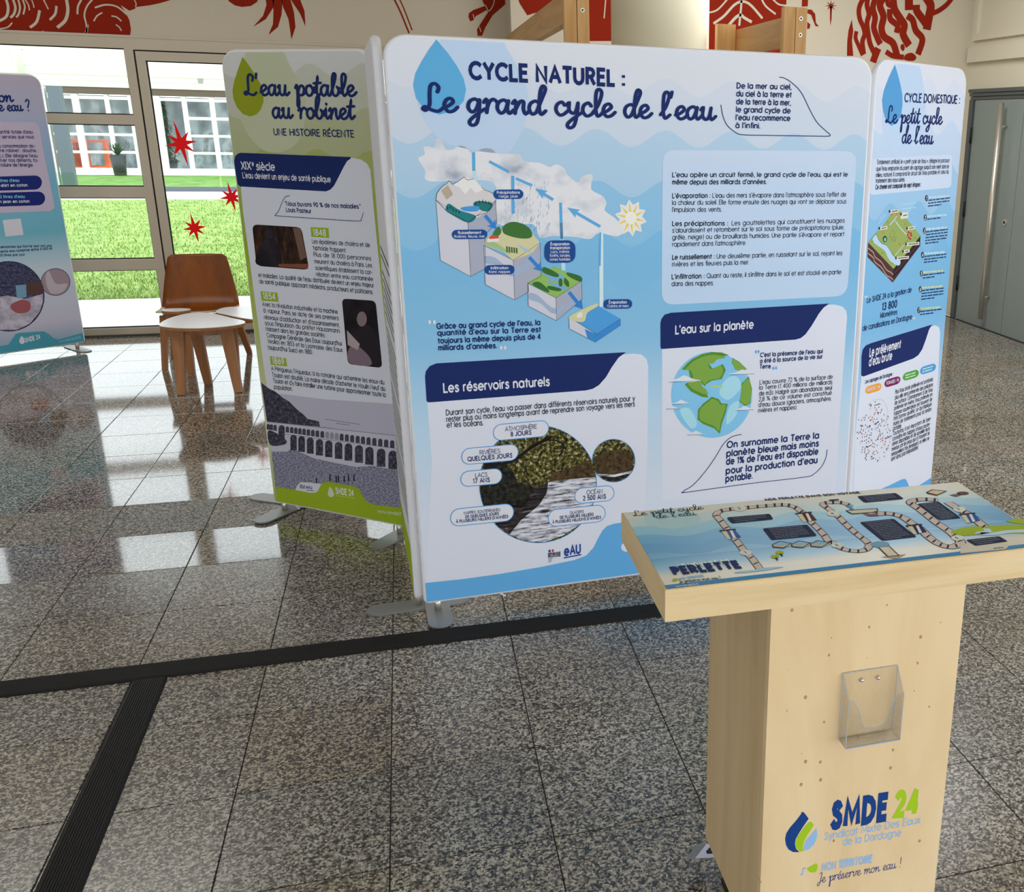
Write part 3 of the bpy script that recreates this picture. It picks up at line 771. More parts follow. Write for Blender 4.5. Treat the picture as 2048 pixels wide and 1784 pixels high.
# ------------------------------------------------------------------ courtyard outside
def ground(name, y0, y1, z, m, label, x0=-26, x1=14):
    o = MB().box(x0, x1, y0, y1, z - 0.2, z, m).build(name); struct(o, label); return o
GZ0 = -0.10
ground('terrace_pavement', WALL_Y + 0.30, 11.70, GZ0, 'concrete_pale', 'pale concrete terrace outside the glass door')
ground('lawn', 11.70, 25.9, GZ0 - 0.012, 'lawn_green', 'bright green lawn in the courtyard')
ground('path', 25.9, 28.4, GZ0 + 0.02, 'concrete_pale', 'pale path across the courtyard')
ground('lawn', 28.7, 36.6, GZ0, 'lawn_green', 'strip of lawn before the white building')
ground('kerb', 28.4, 28.7, GZ0 + 0.12, 'kerb_dark', 'dark kerb beside the pale path')
rg = random.Random(3)
gb = MB(); gb.slot('grass_a'); gb.slot('grass_b'); gb.slot('grass_c')
for k in range(24000):
    y = 11.72 + (rg.random() ** 1.7) * 14.0
    x = y * rg.uniform(-0.33, -0.12)
    s = rg.uniform(0.018, 0.048); a = rg.uniform(0, 6.28); l = rg.uniform(0.2, 0.9) * s; wv = s * 0.22
    dx, dy = math.cos(a), math.sin(a)
    gb.add([(x - dy * wv, y + dx * wv, GZ0 - 0.012), (x + dy * wv, y - dx * wv, GZ0 - 0.012), (x + dx * l, y + dy * l, GZ0 - 0.012 + s)], [(0, 1, 2)], ('grass_a', 'grass_b', 'grass_b', 'grass_c')[k % 4])
gbo = gb.build('grass'); tag(gbo, 'short tufted grass of the courtyard lawn', 'grass', kind='stuff')

# white building across the courtyard
FD = 37.0
def FU(x, y):
    P = on_y(x, y, FD); return P.x, P.z
bl = empty('building', (FU(300, 260)[0], FD, GZ0)); BX = bl.location.x
tag(bl, 'white low building with gridded windows across the courtyard', 'building')
def bbox(name, x0, x1, z0, z1, m, d0=0.0, d1=0.3, parent=None):
    o = MB().box(x0 - BX, x1 - BX, d0, d1, z0 - GZ0, z1 - GZ0, m).build(name, parent or bl); return o
XL, XR_ = -15.0, 4.0
zl0, zl1 = FU(300, 191)[1], FU(300, 177)[1]
bbox('wall', XL, XR_, zl1, 5.6, 'facade_white', 0.0, 0.4)
bbox('lintel', XL, XR_, zl0, zl1, 'facade_lintel', 0.04, 0.4)
bbox('back_wall', XL, XR_, GZ0, zl0, 'facade_dark', 2.4, 2.6)
bbox('plinth', XL, XR_, GZ0, FU(300, 338)[1], 'facade_frame', 0.02, 0.4)
zr0, zr1 = FU(60, 130)[1], FU(60, 101)[1]
k = 0
xx = FU(22, 115)[0] - 4 * 0.98
while xx < XR_ - 1:
    bbox('cladding_panel', xx + 0.012, xx + 0.968, zr0, zr1, 'facade_white', -0.03, 0.0)
    bbox('cladding_panel', xx + 0.45, xx + 0.45 + 0.956, zr1 + 0.025, zr1 + 0.55, 'facade_white', -0.03, 0.0)
    xx += 0.98
bbox('ledge', XL, XR_, FU(60, 146)[1], FU(60, 141)[1], 'facade_white', -0.06, 0.0)
bbox('ledge', XL, XR_, FU(60, 157)[1], FU(60, 155)[1], 'facade_white', -0.04, 0.0)
px_ = FU(40, 115)[0]
MB().cyl((px_ - BX, -0.14, FU(40, 146)[1] - GZ0), (px_ - BX, -0.14, 5.4), 0.10, 'facade_white', 16).build('downpipe', bl, True)
MB().box(FU(396, 160)[0] - BX, FU(406, 160)[0] - BX, -0.05, 0, FU(400, 167)[1] - GZ0, FU(400, 153)[1] - GZ0, 'facade_joint').build('vent_plate', bl)
posts = [(FU(a, 262)[0], FU(b, 262)[0]) for a, b in ((152, 165), (217, 225), (312, 327), (370, 379), (425, 434))]
wd = 1.18
posts = [(posts[0][0] - 1.6, posts[0][0] - 1.45)] + posts[:2] + [((posts[1][1] + posts[2][0]) / 2 - .07, (posts[1][1] + posts[2][0]) / 2 + .07)] + posts[2:] + [(posts[4][1] + wd * q, posts[4][1] + wd * q + 0.13) for q in (1, 2, 3)]
zb = [(FU(300, b)[1], FU(300, a)[1]) for a, b in ((195, 201), (232, 238), (268, 273), (303, 308), (337, 342))][::-1]
for a, b in posts: bbox('mullion', a, b, zb[0][0], zl0, 'facade_frame', 0.06, 0.2)
for i in range(len(posts) - 1):
    x0, x1 = posts[i][1], posts[i + 1][0]
    door = i == 4
    for j, (z0, z1) in enumerate(zb):
        if door and 0 < j < 4: continue
        bbox('transom', x0, x1, z0, z1, 'facade_frame', 0.08, 0.18)
    lv = [(zb[0], zb[4])] if door else list(zip(zb[:-1], zb[1:]))
    for lo, hi in lv: bbox('pane', x0, x1, lo[1], hi[0], 'window_glass', 0.12, 0.13)
    bbox('pane', x0, x1, zb[4][1], zl0, 'window_glass', 0.12, 0.13)
# grey pier at the end of the wing and the glass screen before the far lawn
a, b = on_z(126, 372, GZ0), on_z(141, 374, GZ0)
pr = empty('pier', (a.x, a.y, GZ0)); tag(pr, 'grey pier with white edge posts at the far side of the lawn', 'pier')
ph = on_y(100, 172, a.y).z - GZ0
MB().box(0, b.x - a.x, 0, 0.3, 0, ph, 'pier_grey').build('post', pr)
for d, wq in ((-0.16, 0.08), (-0.32, 0.10), (-0.70, 0.14)):
    MB().box(d, d + wq, 0.05, 0.25, 0, ph, 'facade_frame').build('edge_post', pr)
sc = empty('glass_screen', (-6, 28.55, GZ0 + 0.12)); tag(sc, 'low glass screen standing on the dark kerb', 'glass screen')
for q in range(-3, 4):
    MB().box(q * 1.6, q * 1.6 + 1.56, -0.01, 0.01, 0, on_y(320, 346, 28.55).z - GZ0 - 0.12, 'screen_glass').build('pane', sc)
# things by the building
P = on_y(241, 347, FD - 0.8)
pot = empty('planter', (P.x, FD - 0.8, GZ0)); tag(pot, 'dark planter pot by the white windows', 'planter')
MB().cyl((0, 0, 0), (0, 0, 0.62), 0.17, 'pot_dark', 20, 0.23).build('pot', pot, True)
pl = MB()
for k in range(60):
    a = rg.uniform(0, 6.28); r = rg.uniform(0.05, 0.24); h = rg.uniform(0.62, 1.0)
    pl.beam((0, 0, 0.6), (r * math.cos(a), r * math.sin(a), h), 0.03, 0.004, 'leaf_dark')
pl.build('foliage', pot)
P = on_y(340, 330, FD + 0.9)
tr = empty('shrub', (P.x, FD + 0.9, GZ0)); tag(tr, 'tall dark shrub in a tub behind the glass of the white building', 'shrub')
MB().cyl((0, 0, 0), (0, 0, 0.4), 0.2, 'pot_dark', 16, 0.24).build('pot', tr, True)
lf = MB()
for k in range(420):
    a = rg.uniform(0, 6.28); h = rg.uniform(0.4, 2.3); r = rg.uniform(0.0, 0.42) * (1.15 - h / 2.6)
    c = Vector((r * math.cos(a), r * math.sin(a), h)); d = Vector((rg.uniform(-1, 1), rg.uniform(-1, 1), rg.uniform(-.4, .8))).normalized() * 0.12
    lf.beam(c - d, c + d, 0.05, 0.004, 'leaf_dark')
lf.build('foliage', tr); MB().cyl((0, 0, 0.3), (0, 0, 2.0), 0.02, 'oak_leg', 8).build('stem', tr)
for xp, yo, lb in ((148, 0.6, 'orange painted rack behind the far windows beside the grey pier'), (190, 1.0, 'orange painted rack behind the gridded far windows by the planter')):
    P = on_y(xp, 340, FD + yo); rk = empty('rack', (P.x, FD + yo, GZ0)); tag(rk, lb, 'rack')
    for s_ in (-0.42, 0.42): MB().box(s_ - 0.05, s_ + 0.05, -0.2, 0.2, 0, 1.05, 'orange_paint').build('side', rk)
    for z in (0.15, 0.6, 0.95): MB().box(-0.37, 0.37, -0.2, 0.2, z, z + 0.07, 'orange_paint').build('shelf', rk)
# ------------------------------------------------------------------ fabric display panels
PZ0, PZ1, PT = 0.045, 2.0, 0.030
def gradient_print(name, stops, wave=None, k=PK):
    """printed background: colour by height on the cloth, with scalloped wave bands in the upper part"""
    s = NT(name, 0.8, 0.15)
    tc = s.n('ShaderNodeTexCoord'); sp = s.n('ShaderNodeSeparateXYZ'); s.l(tc, 'Object', sp, 0)
    h = s.math('DIVIDE', (sp, 2), 2.0)
    r = s.ramp(stops, k=k)
    if wave:
        lam, amp, step, z0, z1 = wave
        ph = s.math('MULTIPLY', (sp, 0), 2 * math.pi / lam)
        fl = s.math('DIVIDE', (sp, 2), step); fl2 = s.math('FLOOR', (fl, 0), None)
        sn = s.math('SINE', (ph, 0), None)
        sa = s.math('MULTIPLY', (sn, 0), amp)
        zz = s.math('ADD', (sp, 2), (sa, 0))
        q = s.math('DIVIDE', (zz, 0), step); q2 = s.math('FLOOR', (q, 0), None); q3 = s.math('MULTIPLY', (q2, 0), step / 2.0)
        up = s.math('SUBTRACT', (sp, 2), z0); both = s.math('DIVIDE', (up, 0), 0.35); both.use_clamp = True
        bw = s.math('MULTIPLY', (both, 0), 0.75)
        d = s.math('SUBTRACT', (q3, 0), (h, 0)); d2 = s.math('MULTIPLY_ADD', (d, 0), (bw, 0)); s.l(h, 0, d2, 2)
        s.l(d2, 0, r, 0)
    else: s.l(h, 0, r, 0)
    s.l(r, 0, s.b, 'Base Color')
    return s.m
gradient_print('cloth_blue', [(0.0, (200, 206, 222)), (0.20, (198, 206, 224)), (0.36, (172, 200, 226)), (0.50, (128, 178, 212)), (0.62, (116, 172, 210)), (0.72, (138, 182, 212)), (0.80, (172, 194, 214)), (0.87, (194, 201, 214)), (0.95, (203, 206, 215)), (1.0, (206, 208, 216))], (0.245, 0.028, 0.17, 1.05, 1.9))
gradient_print('cloth_green', [(0.0, (150, 170, 40)), (0.2, (196, 200, 170)), (0.42, (172, 182, 110)), (0.6, (146, 166, 44)), (0.76, (158, 166, 106)), (0.86, (178, 181, 162)), (0.94, (194, 196, 193)), (1.0, (204, 205, 212))], (0.26, 0.026, 0.16, 1.15, 1.9))
gradient_print('cloth_blue_small', [(0.0, (198, 204, 220)), (0.25, (196, 204, 222)), (0.36, (150, 186, 218)), (0.50, (112, 168, 208)), (0.62, (116, 170, 208)), (0.74, (150, 184, 214)), (0.84, (188, 200, 220)), (0.93, (200, 204, 216)), (1.0, (204, 206, 214))], (0.22, 0.03, 0.16, 1.05, 1.9))
gradient_print('cloth_teal', [(0.0, (90, 150, 176)), (0.12, (186, 184, 204)), (0.32, (180, 196, 210)), (0.45, (104, 168, 190)), (0.62, (112, 164, 190)), (0.78, (140, 160, 190)), (0.88, (158, 160, 184)), (1.0, (166, 158, 176))], None)
gradient_print('cloth_plain', [(0.0, (204, 205, 214)), (1.0, (204, 205, 214))], None)

def cover_mesh(W, m, rt=0.075, rb=0.02):
    """cloth pulled over a tube frame: rounded top corners, half-round edges"""
    out = []
    def arc(cx, cz, r, a0, n=7):
        for k in range(n):
            t = math.radians(a0 + 90 * k / (n - 1)); out.append((cx, cz, r, math.cos(t), math.sin(t)))
    arc(W - rb, PZ0 + rb, rb, 270, 4); arc(W - rt, PZ1 - rt, rt, 0); arc(rt, PZ1 - rt, rt, 90); arc(rb, PZ0 + rb, rb, 180, 4)
    n = len(out); b = MB(); rings = []
    R = PT / 2
    prof = [(0.010, 0.0), (0.004, 0.003), (0.0008, R * 0.6), (0.0, R), (0.0008, R * 1.4), (0.004, PT - 0.003), (0.010, PT)]
    V = []
    for ins, y in prof:
        V += [(cx + (r - ins) * ca if r > ins else cx, y, cz + (r - ins) * sa if r > ins else cz) for cx, cz, r, ca, sa in out]
    def quads(i): return [(i * n + k, (i + 1) * n + k, (i + 1) * n + (k + 1) % n, i * n + (k + 1) % n) for k in range(n)]
    side = []
    for i in range(len(prof) - 1): side += quads(i)
    b.add(V, side, 'fabric_white')
    base = 0
    k = b.slot(m)
    b.f.append(tuple(range(n))); b.mi.append(k)
    b.f.append(tuple(range((len(prof) - 1) * n + n - 1, (len(prof) - 1) * n - 1, -1))); b.mi.append(b.slot('fabric_white'))
    return b
def plate_outline(L, w):
    pts = []
    for s_, a in ((1, -90), (-1, 90)):
        for k in range(9):
            t = math.radians(a + 22.5 * k); pts.append((w / 2 * math.cos(t) * 1.0 + s_ * (L / 2 - w / 2), w / 2 * math.sin(t)))
    return [(y, x) for x, y in pts]
def panel(origin, th, W, cloth, label, feet=(0.05, -0.05), reach=0.36, lift=(0, 0), name='display_panel', cat='display panel'):
    root = empty(name, (origin[0], origin[1], 0), th)
    tag(root, label, cat)
    cov = cover_mesh(W, cloth).build('fabric_cover', root)
    for q, lf in zip(feet, lift):
        u = q if q > 0 else W + q
        pl = MB().prism(plate_outline(reach, 0.088), 0.0005, 0.0065, 'steel_grey_paint'); pl.v = [(x + u, y + PT / 2, z + lf) for x, y, z in pl.v]
        po = pl.build('foot_plate', root, fixn=True)
        MB().cyl((u, PT / 2, 0.0065 + lf), (u, PT / 2, 0.06), 0.0135, 'steel_brushed', 16).build('foot_post', po, True)
    zt = MB().beam((W * 0.16, PT * 0.4, PZ0 + 0.004), (W * 0.16 + 0.022, PT * 0.4 - 0.004, PZ0 - 0.012), 0.010, 0.003, 'fabric_white'); zt.build('zip_pull', root)
    ex, ey = math.cos(th), math.sin(th)
    nx, ny = ey, -ex
    def to_uv(x, y):
        d = ray(x, y); t = (nx * origin[0] + ny * origin[1]) / (nx * d.x + ny * d.y)
        P = (d.x * t - origin[0], d.y * t - origin[1])
        return (P[0] * ex + P[1] * ey, CAM_H + d.z * t)
    S = Surf(to_uv, lambda u, v, o: (u, -o, v), cov); S.lim = (0.010, W - 0.010, PZ0 + 0.010, PZ1 - 0.012)
    return root, S, W
NAVY, WHITE, BLACK, LIME, BLUE = ink((20, 38, 92)), ink((206, 208, 218)), ink((26, 28, 46)), ink((146, 170, 36)), ink((92, 160, 212))
PALE = ink((176, 196, 220))

# ---- the big blue panel
th = math.radians(3.0)
BO = on_z(848, 1210, PZ0); BO = (BO.x, BO.y)
_, S0, _ = None, None, None
def width_to(origin, th, px, py):
    ex, ey = math.cos(th), math.sin(th); d = ray(px, py); t = (ey * origin[0] - ex * origin[1]) / (ey * d.x - ex * d.y)
    return (d.x * t - origin[0]) * ex + (d.y * t - origin[1]) * ey
BW = width_to(BO, th, 1700, 892)
big, S, W = panel(BO, th, BW, 'cloth_blue', 'widest display panel, blue and white, about the great natural water cycle', (0.05, -0.06), 0.29, (0.0066, 0.0066))
K = crop(750, 50, 3.413)
g = 'headline_lettering'
S.fill(g, 1, PALE, [K(*p) for p in [(455, 45), (830, 60), (900, 160), (980, 300), (1040, 440), (1050, 560), (1010, 700), (960, 800), (900, 870), (700, 860), (480, 800), (370, 700), (310, 580), (300, 480)]], True)
S.fill(g, 2, ink((88, 160, 206)), [K(*p) for p in [(418, 80), (500, 195), (560, 280), (605, 365), (622, 440), (605, 520), (550, 580), (440, 612), (340, 580), (280, 500), (260, 410), (275, 330), (320, 245), (370, 165)]])
S.text(g, 4, NAVY, 'CYCLE NATUREL :', K(640, 362), K(1710, 414), 31, 16)
S.text(g, 5, NAVY, "Le grand cycle de l'eau", (846, 222), (1424, 240), 57, 11.5, 'k')
K = crop(1280, 80, 4.096); g = 'speech_lettering'
for t, a, b in (("De la mer au ciel,", (790, 395), (1240, 405)), ("du ciel à la terre et", (787, 460), (1240, 470)), ("de la terre à la mer,", (787, 525), (1235, 535)), ("le grand cycle de", (785, 590), (1232, 600)), ("l'eau recommence", (782, 655), (1230, 662)), ("à l'infini.", (780, 720), (985, 723))):
    S.text(g, 4, NAVY, t, K(*a), K(*b), 10.6, 13)
S.line(g, 3, NAVY, [K(*p) for p in [(1142, 305), (1180, 312), (1240, 348), (1320, 430), (1390, 570), (1450, 675), (1530, 752), (1556, 775), (1540, 788), (1400, 787), (1000, 781), (850, 777), (790, 762), (715, 700), (678, 620), (662, 532)]], 1.7)
# reading box and its paragraphs
BOX = ink((180, 200, 224))
def rbox(S, g, lay, m, c4, r):
    """quadrilateral with rounded corners: TL TR BR BL in photo px"""
    out = []
    for i in range(4):
        p, a, b = c4[i], c4[i - 1], c4[(i + 1) % 4]
        ua = [(a[j] - p[j]) / math.dist(a, p) for j in (0, 1)]; ub = [(b[j] - p[j]) / math.dist(b, p) for j in (0, 1)]
        A = (p[0] + ua[0] * r, p[1] + ua[1] * r); B = (p[0] + ub[0] * r, p[1] + ub[1] * r)
        for k in range(7):
            t = k / 6; out.append(tuple((1 - t) ** 2 * A[j] + 2 * t * (1 - t) * p[j] + t * t * B[j] for j in (0, 1)))
    S.fill(g, lay, m, out)
gradient_print('box_blue', [(0.0, (196, 206, 226)), (0.60, (176, 197, 224)), (0.78, (180, 198, 224)), (0.9, (196, 203, 219)), (1.0, (196, 203, 219))], None)
rbox(S, 'paragraph_print', 2, 'box_blue', [(1325, 300), (1714, 302), (1694, 592), (1323, 610)], 26)
g = 'paragraph_lettering'
for t, a, b, w in (("L'eau opère un circuit fermé, le grand cycle de l'eau, qui est le", (1344, 354), (1695, 353), 12), ("même depuis des milliards d'années.", (1344, 368.6), (1533, 367.6), 12),
    ("L'évaporation :", (1344, 396), (1421, 395.4), 12), ("L'eau des mers s'évapore dans l'atmosphère sous l'effet de", (1424.5, 395.4), (1692, 393), 8.3),
    ("la chaleur du soleil. Elle forme ensuite des nuages qui vont se déplacer sous", (1344, 409.6), (1692, 406.7), 8.3), ("l'impulsion des vents.", (1344, 423.8), (1443, 423), 8.3),
    ("Les précipitations :", (1344, 451.6), (1456, 450.8), 12), ("Les gouttelettes qui constituent les nuages", (1463, 450.6), (1689, 445), 8.3),
    ("s'alourdissent et retombent sur le sol sous forme de précipitations (pluie,", (1344, 465.3), (1688, 458.4), 8.3), ("grêle, neige) ou de brouillards humides. Une partie s'évapore et repart", (1344, 479), (1688, 472), 8.3), ("rapidement dans l'atmosphère.", (1344, 493), (1492, 489.5), 8.3),
    ("Le ruissellement :", (1344, 519), (1429, 517), 12), ("Une deuxième partie, en ruisselant sur le sol, rejoint les", (1433, 517), (1684, 510), 8.3), ("rivières et les fleuves puis la mer.", (1344, 533), (1498, 528.5), 8.3),
    ("L'infiltration :", (1343, 558), (1409, 556), 12), ("Quant au reste, il s'infiltre dans le sol et est stocké en partie", (1413, 556), (1682, 548), 8.3), ("dans des nappes.", (1343, 572), (1427, 570), 8.3)):
    S.text(g, 4, BLACK, t, a, b, 9.2, w)
# picture of the water cycle
K = crop(780, 260, 3.7236); g = 'water_cycle_print'
def KF(lay, m, pts, smooth=False): S.fill(g, lay, m, [K(*p) for p in pts], smooth)
def KL(lay, m, pts, w, sm=False): S.line(g, lay, m, [K(*p) for p in pts], w, sm)
def cloud_mat():
    s = NT('cloud_print', 0.8, 0.15); p = s.pos('object', (9, 9, 13))
    n = s.n('ShaderNodeTexNoise', Scale=1.0, Detail=5.0); s.l(p, 0, n, 'Vector')
    r = s.ramp([(0.26, (140, 148, 164)), (0.40, (190, 194, 203)), (0.52, (210, 210, 215))], k=PK); s.l(n, 0, r, 0); s.l(r, 0, s.b, 'Base Color')
cloud_mat()
OUT = ink((30, 34, 44)); STEM = ink((88, 158, 208)); ARW = ink((52, 120, 190)); ROCK, ROCK2 = ink((192, 192, 204)), ink((158, 162, 180))
KF(1, 'cloud_print', [(210, 215), (258, 180), (252, 118), (330, 128), (345, 66), (385, 75), (412, 142), (470, 145), (512, 116), (570, 132), (612, 172), (690, 138), (760, 142), (800, 172), (960, 182), (1000, 232), (1120, 246), (1190, 276), (1240, 255), (1300, 290), (1330, 342), (1400, 390), (1430, 346), (1508, 335), (1498, 440), (1580, 490), (1612, 545), (1600, 600), (1680, 660), (1745, 740), (1690, 792), (1560, 768), (1490, 812), (1400, 800), (1310, 792), (1200, 790), (1112, 800), (1060, 700), (800, 700), (790, 420), (620, 372), (290, 382), (262, 300)], True)
rr = random.Random(5)
for k in range(150):
    x = rr.uniform(820, 1190); y = rr.uniform(380, 740)
    if x - 0.3 * (y - 380) > 1200 or x + 0.32 * (y - 380) < 900: continue
    KL(2, ink((96, 124, 160)), [(x, y), (x - 4, y + 22)], 0.55)
for k in range(60):
    x, y = rr.uniform(560, 750), rr.uniform(240, 400); S.oval(g, 2, ink((224, 226, 232)), K(x, y), 0.8, 0.8, 6)
for x0, y0, y1 in ((622, 170, 300), (914, 345, 620)): KL(2.5, STEM, [(x0, y0), (x0 + 2, y1)], 6.5)
KL(2.5, ink((172, 206, 230)), [(628, 300), (640, 440)], 7); KL(2.5, ink((172, 206, 230)), [(1272, 700), (1292, 1040)], 8.3); KL(2.5, STEM, [(1270, 545), (1278, 810)], 6)
KL(2.5, ink((196, 216, 234)), [(1572, 760), (1574, 1310)], 8.3); KL(2.6, STEM, [(1566, 765), (1562, 1010)], 4)
def arrow(p, q, w, head, m, lay=3):
    d = (q[0] - p[0], q[1] - p[1]); L = math.hypot(*d); d = (d[0] / L, d[1] / L); n = (-d[1], d[0]); b = (q[0] - d[0] * head, q[1] - d[1] * head)
    KF(lay, m, [(p[0] + n[0] * w, p[1] + n[1] * w), (b[0] + n[0] * w, b[1] + n[1] * w), (b[0] - d[0] * 10 + n[0] * w * 3.1, b[1] - d[1] * 10 + n[1] * w * 3.1), q, (b[0] - d[0] * 10 - n[0] * w * 3.1, b[1] - d[1] * 10 - n[1] * w * 3.1), (b[0] - n[0] * w, b[1] - n[1] * w), (p[0] - n[0] * w, p[1] - n[1] * w)])
arrow((1566, 720), (1320, 578), 11, 80, STEM); arrow((1215, 520), (1080, 435), 11, 80, STEM)
KL(2.7, STEM, [(1055, 412), (940, 362)], 5.5); KL(2.7, STEM, [(884, 312), (742, 236)], 5.5)
SUNP = [(1793 + (122 if k % 2 == 0 else 84) * math.cos(k * math.pi / 10 + .2), 655 + (140 if k % 2 == 0 else 100) * math.sin(k * math.pi / 10 + .2)) for k in range(20)]
KF(2.6, ink((214, 214, 212)), SUNP)
for k in range(10):
    a = k * math.pi / 5 + .2; KF(3, ink((222, 186, 60)), [(1793 + 34 * math.cos(a - .25), 655 + 38 * math.sin(a - .25)), (1793 + 112 * math.cos(a), 655 + 128 * math.sin(a)), (1793 + 34 * math.cos(a + .25), 655 + 38 * math.sin(a + .25))])
S.oval(g, 3.5, ink((224, 222, 212)), K(1793, 655), 12, 13)
def block(L, Rr, top):
    KF(3, ROCK, L); KF(3, ROCK2, Rr); KF(3.4, top[0], top[1])
    for q in (L, Rr): KL(3.8, OUT, q + [q[0]], 0.7)
block([(342, 520), (580, 690), (600, 1090), (375, 970)], [(580, 690), (785, 525), (796, 690), (705, 780), (712, 1030), (600, 1090)], (ink((198, 194, 196)), [(342, 520), (350, 470), (395, 415), (440, 378), (468, 406), (550, 350), (622, 364), (680, 425), (740, 458), (785, 482), (785, 528), (720, 615), (580, 690), (430, 612)]))
KL(4.2, OUT, [(342, 520), (350, 470), (372, 440), (395, 415), (420, 402), (440, 378), (468, 406), (505, 384), (550, 350), (575, 372), (622, 364)], 0.9); KL(4.2, OUT, [(680, 425), (705, 446), (740, 458), (785, 482)], 0.9); KL(4.6, OUT, [(342, 520), (430, 612), (505, 645), (580, 690), (640, 640), (720, 615), (785, 528)], 0.9)
for tx, ty in ((428, 575), (450, 570), (470, 588), (492, 598), (515, 606), (640, 545), (665, 532), (690, 528), (712, 534), (735, 540), (752, 546)): KF(4.7, ink((22, 66, 70)), [(tx - 7, ty + 14), (tx, ty - 16), (tx + 7, ty + 14)])
KF(4, ink((216, 214, 214)), [(468, 406), (550, 350), (622, 364), (700, 440), (640, 470), (600, 430), (560, 480), (520, 430)]); KF(4, ink((170, 156, 140)), [(380, 450), (430, 410), (470, 480), (420, 520)])
KF(4, ink((36, 116, 122)), [(415, 580), (440, 548), (520, 598), (640, 640), (580, 690), (430, 612)], True); KF(4, ink((34, 110, 112)), [(620, 560), (650, 528), (760, 545), (742, 600), (690, 602)], True); KF(4.4, ink((70, 142, 204)), [(525, 580), (600, 566), (662, 572), (650, 604), (560, 604)], True)
block([(697, 858), (918, 970), (927, 1265), (710, 1150)], [(918, 970), (1117, 840), (1125, 1090), (1030, 1140), (1032, 1205), (927, 1265)], (ink((196, 190, 150)), [(697, 855), (730, 790), (830, 750), (920, 700), (1040, 745), (1117, 840), (1060, 915), (915, 972), (850, 910)]))
KF(4, ink((60, 104, 48)), [(842, 720), (880, 692), (930, 684), (1000, 704), (1050, 748), (1050, 800), (960, 806), (850, 772)], True); KF(4, ink((60, 110, 54)), [(762, 782), (806, 718), (828, 760), (800, 792)], True)
KF(4, ink((150, 178, 130)), [(705, 850), (760, 830), (850, 880), (900, 930), (850, 905)], True); KF(4.2, ink((196, 74, 62)), [(735, 800), (760, 780), (806, 788), (812, 806), (748, 812)]); KF(4.2, ink((214, 206, 206)), [(725, 812), (812, 806), (812, 828), (725, 836)])
KF(4, ink((150, 180, 200)), [(950, 850), (990, 870), (1060, 910), (1000, 900)], True)
for k in range(5): KL(4.3, ink((56, 96, 46)), [(870 + 18 * k, 868 + 3 * k), (872 + 18 * k, 908 + 2 * k)], 3.2)
KF(3.7, ink((150, 166, 192)), [(705, 940), (780, 950), (860, 1010), (927, 1030), (1000, 990), (1115, 900), (1118, 950), (927, 1090), (800, 1010), (707, 990)], True)
block([(1024, 1140), (1235, 1250), (1240, 1420), (1030, 1310)], [(1235, 1250), (1425, 1125), (1430, 1260), (1240, 1420)], (ink((134, 174, 92)), [(1024, 1136), (1225, 1012), (1425, 1124), (1235, 1249)]))
KF(4, ink((112, 160, 206)), [(1140, 1075), (1230, 1060), (1290, 1090), (1280, 1120), (1210, 1120), (1180, 1130), (1270, 1150), (1320, 1180), (1290, 1190), (1180, 1140), (1190, 1100)], True)
for p in ([(1060, 1150), (1110, 1130), (1180, 1190), (1170, 1208)], [(1150, 1020), (1250, 1070), (1240, 1096), (1140, 1060)], [(1320, 1060), (1420, 1090), (1420, 1130), (1330, 1090)], [(1180, 1160), (1270, 1180), (1260, 1200), (1180, 1186)], [(1300, 1100), (1330, 1130), (1330, 1170), (1296, 1140)], [(1258, 1110), (1280, 1110), (1282, 1160), (1258, 1158)]): KF(4.3, ink((52, 100, 44)), p, True)
KF(3.7, ink((150, 166, 192)), [(1035, 1215), (1100, 1230), (1240, 1330), (1425, 1200), (1428, 1230), (1240, 1370), (1120, 1290), (1036, 1260)], True)
block([(1332, 1393), (1540, 1522), (1530, 1580), (1335, 1480)], [(1540, 1522), (1715, 1408), (1715, 1455), (1530, 1580)], (ink((74, 146, 206)), [(1332, 1390), (1522, 1295), (1715, 1405), (1540, 1520)]))
KF(3.9, ink((56, 128, 196)), [(1450, 1480), (1540, 1522), (1715, 1408), (1715, 1455), (1530, 1580), (1470, 1548)]); KF(4.4, ink((196, 194, 150)), [(1332, 1390), (1522, 1295), (1545, 1312), (1470, 1360), (1450, 1420), (1400, 1428)], True); KF(4.8, ink((214, 208, 210)), [(1390, 1372), (1420, 1352), (1434, 1368), (1430, 1395), (1392, 1398)])
arrow((708, 636), (792, 738), 13, 52, ARW, 5); arrow((1036, 946), (1132, 1052), 13, 52, ARW, 5); arrow((1332, 1206), (1436, 1334), 13, 56, ARW, 5)
g = 'caption_lettering'; PILL = ink((24, 68, 132))
for c, w_, h_, lines in (((1016.5, 388.5), 60, 19, (('Précipitations', 46, 1), ('Neige, pluie', 38, 0))), ((939, 468.7), 71, 19, (('Ruissellement', 46, 1), ('Rivières, fleuve, mer', 61, 0))), ((998.9, 539.3), 60, 19, (('Infiltration', 35, 1), ('Karst, nappes', 42, 0))),
                        ((1119.7, 503), 62, 45, (('Évaporation', 38, 1), ('transpiration', 40, 1), ('Lacs, rivières', 37, 0), ('forêts, landes,', 41, 0), ('zones humides', 41, 0))), ((1235.2, 607.8), 58, 19, (('Évaporation', 36, 1), ('Océans et mers', 43, 0)))):
    g = 'caption_lettering#%d' % c[0]
    S.pill(g, 6, PILL, c, w_, h_, -0.01, r=min(h_ / 2, 16))
    n = len(lines)
    for i, (t, tw, bold) in enumerate(lines): S.ctext(g, 8, WHITE, t, (c[0], c[1] + (i - (n - 1) / 2) * 7.6 + 2.6), tw, -0.01, 5.2, 12 if bold else 8)
g = 'quote_lettering'
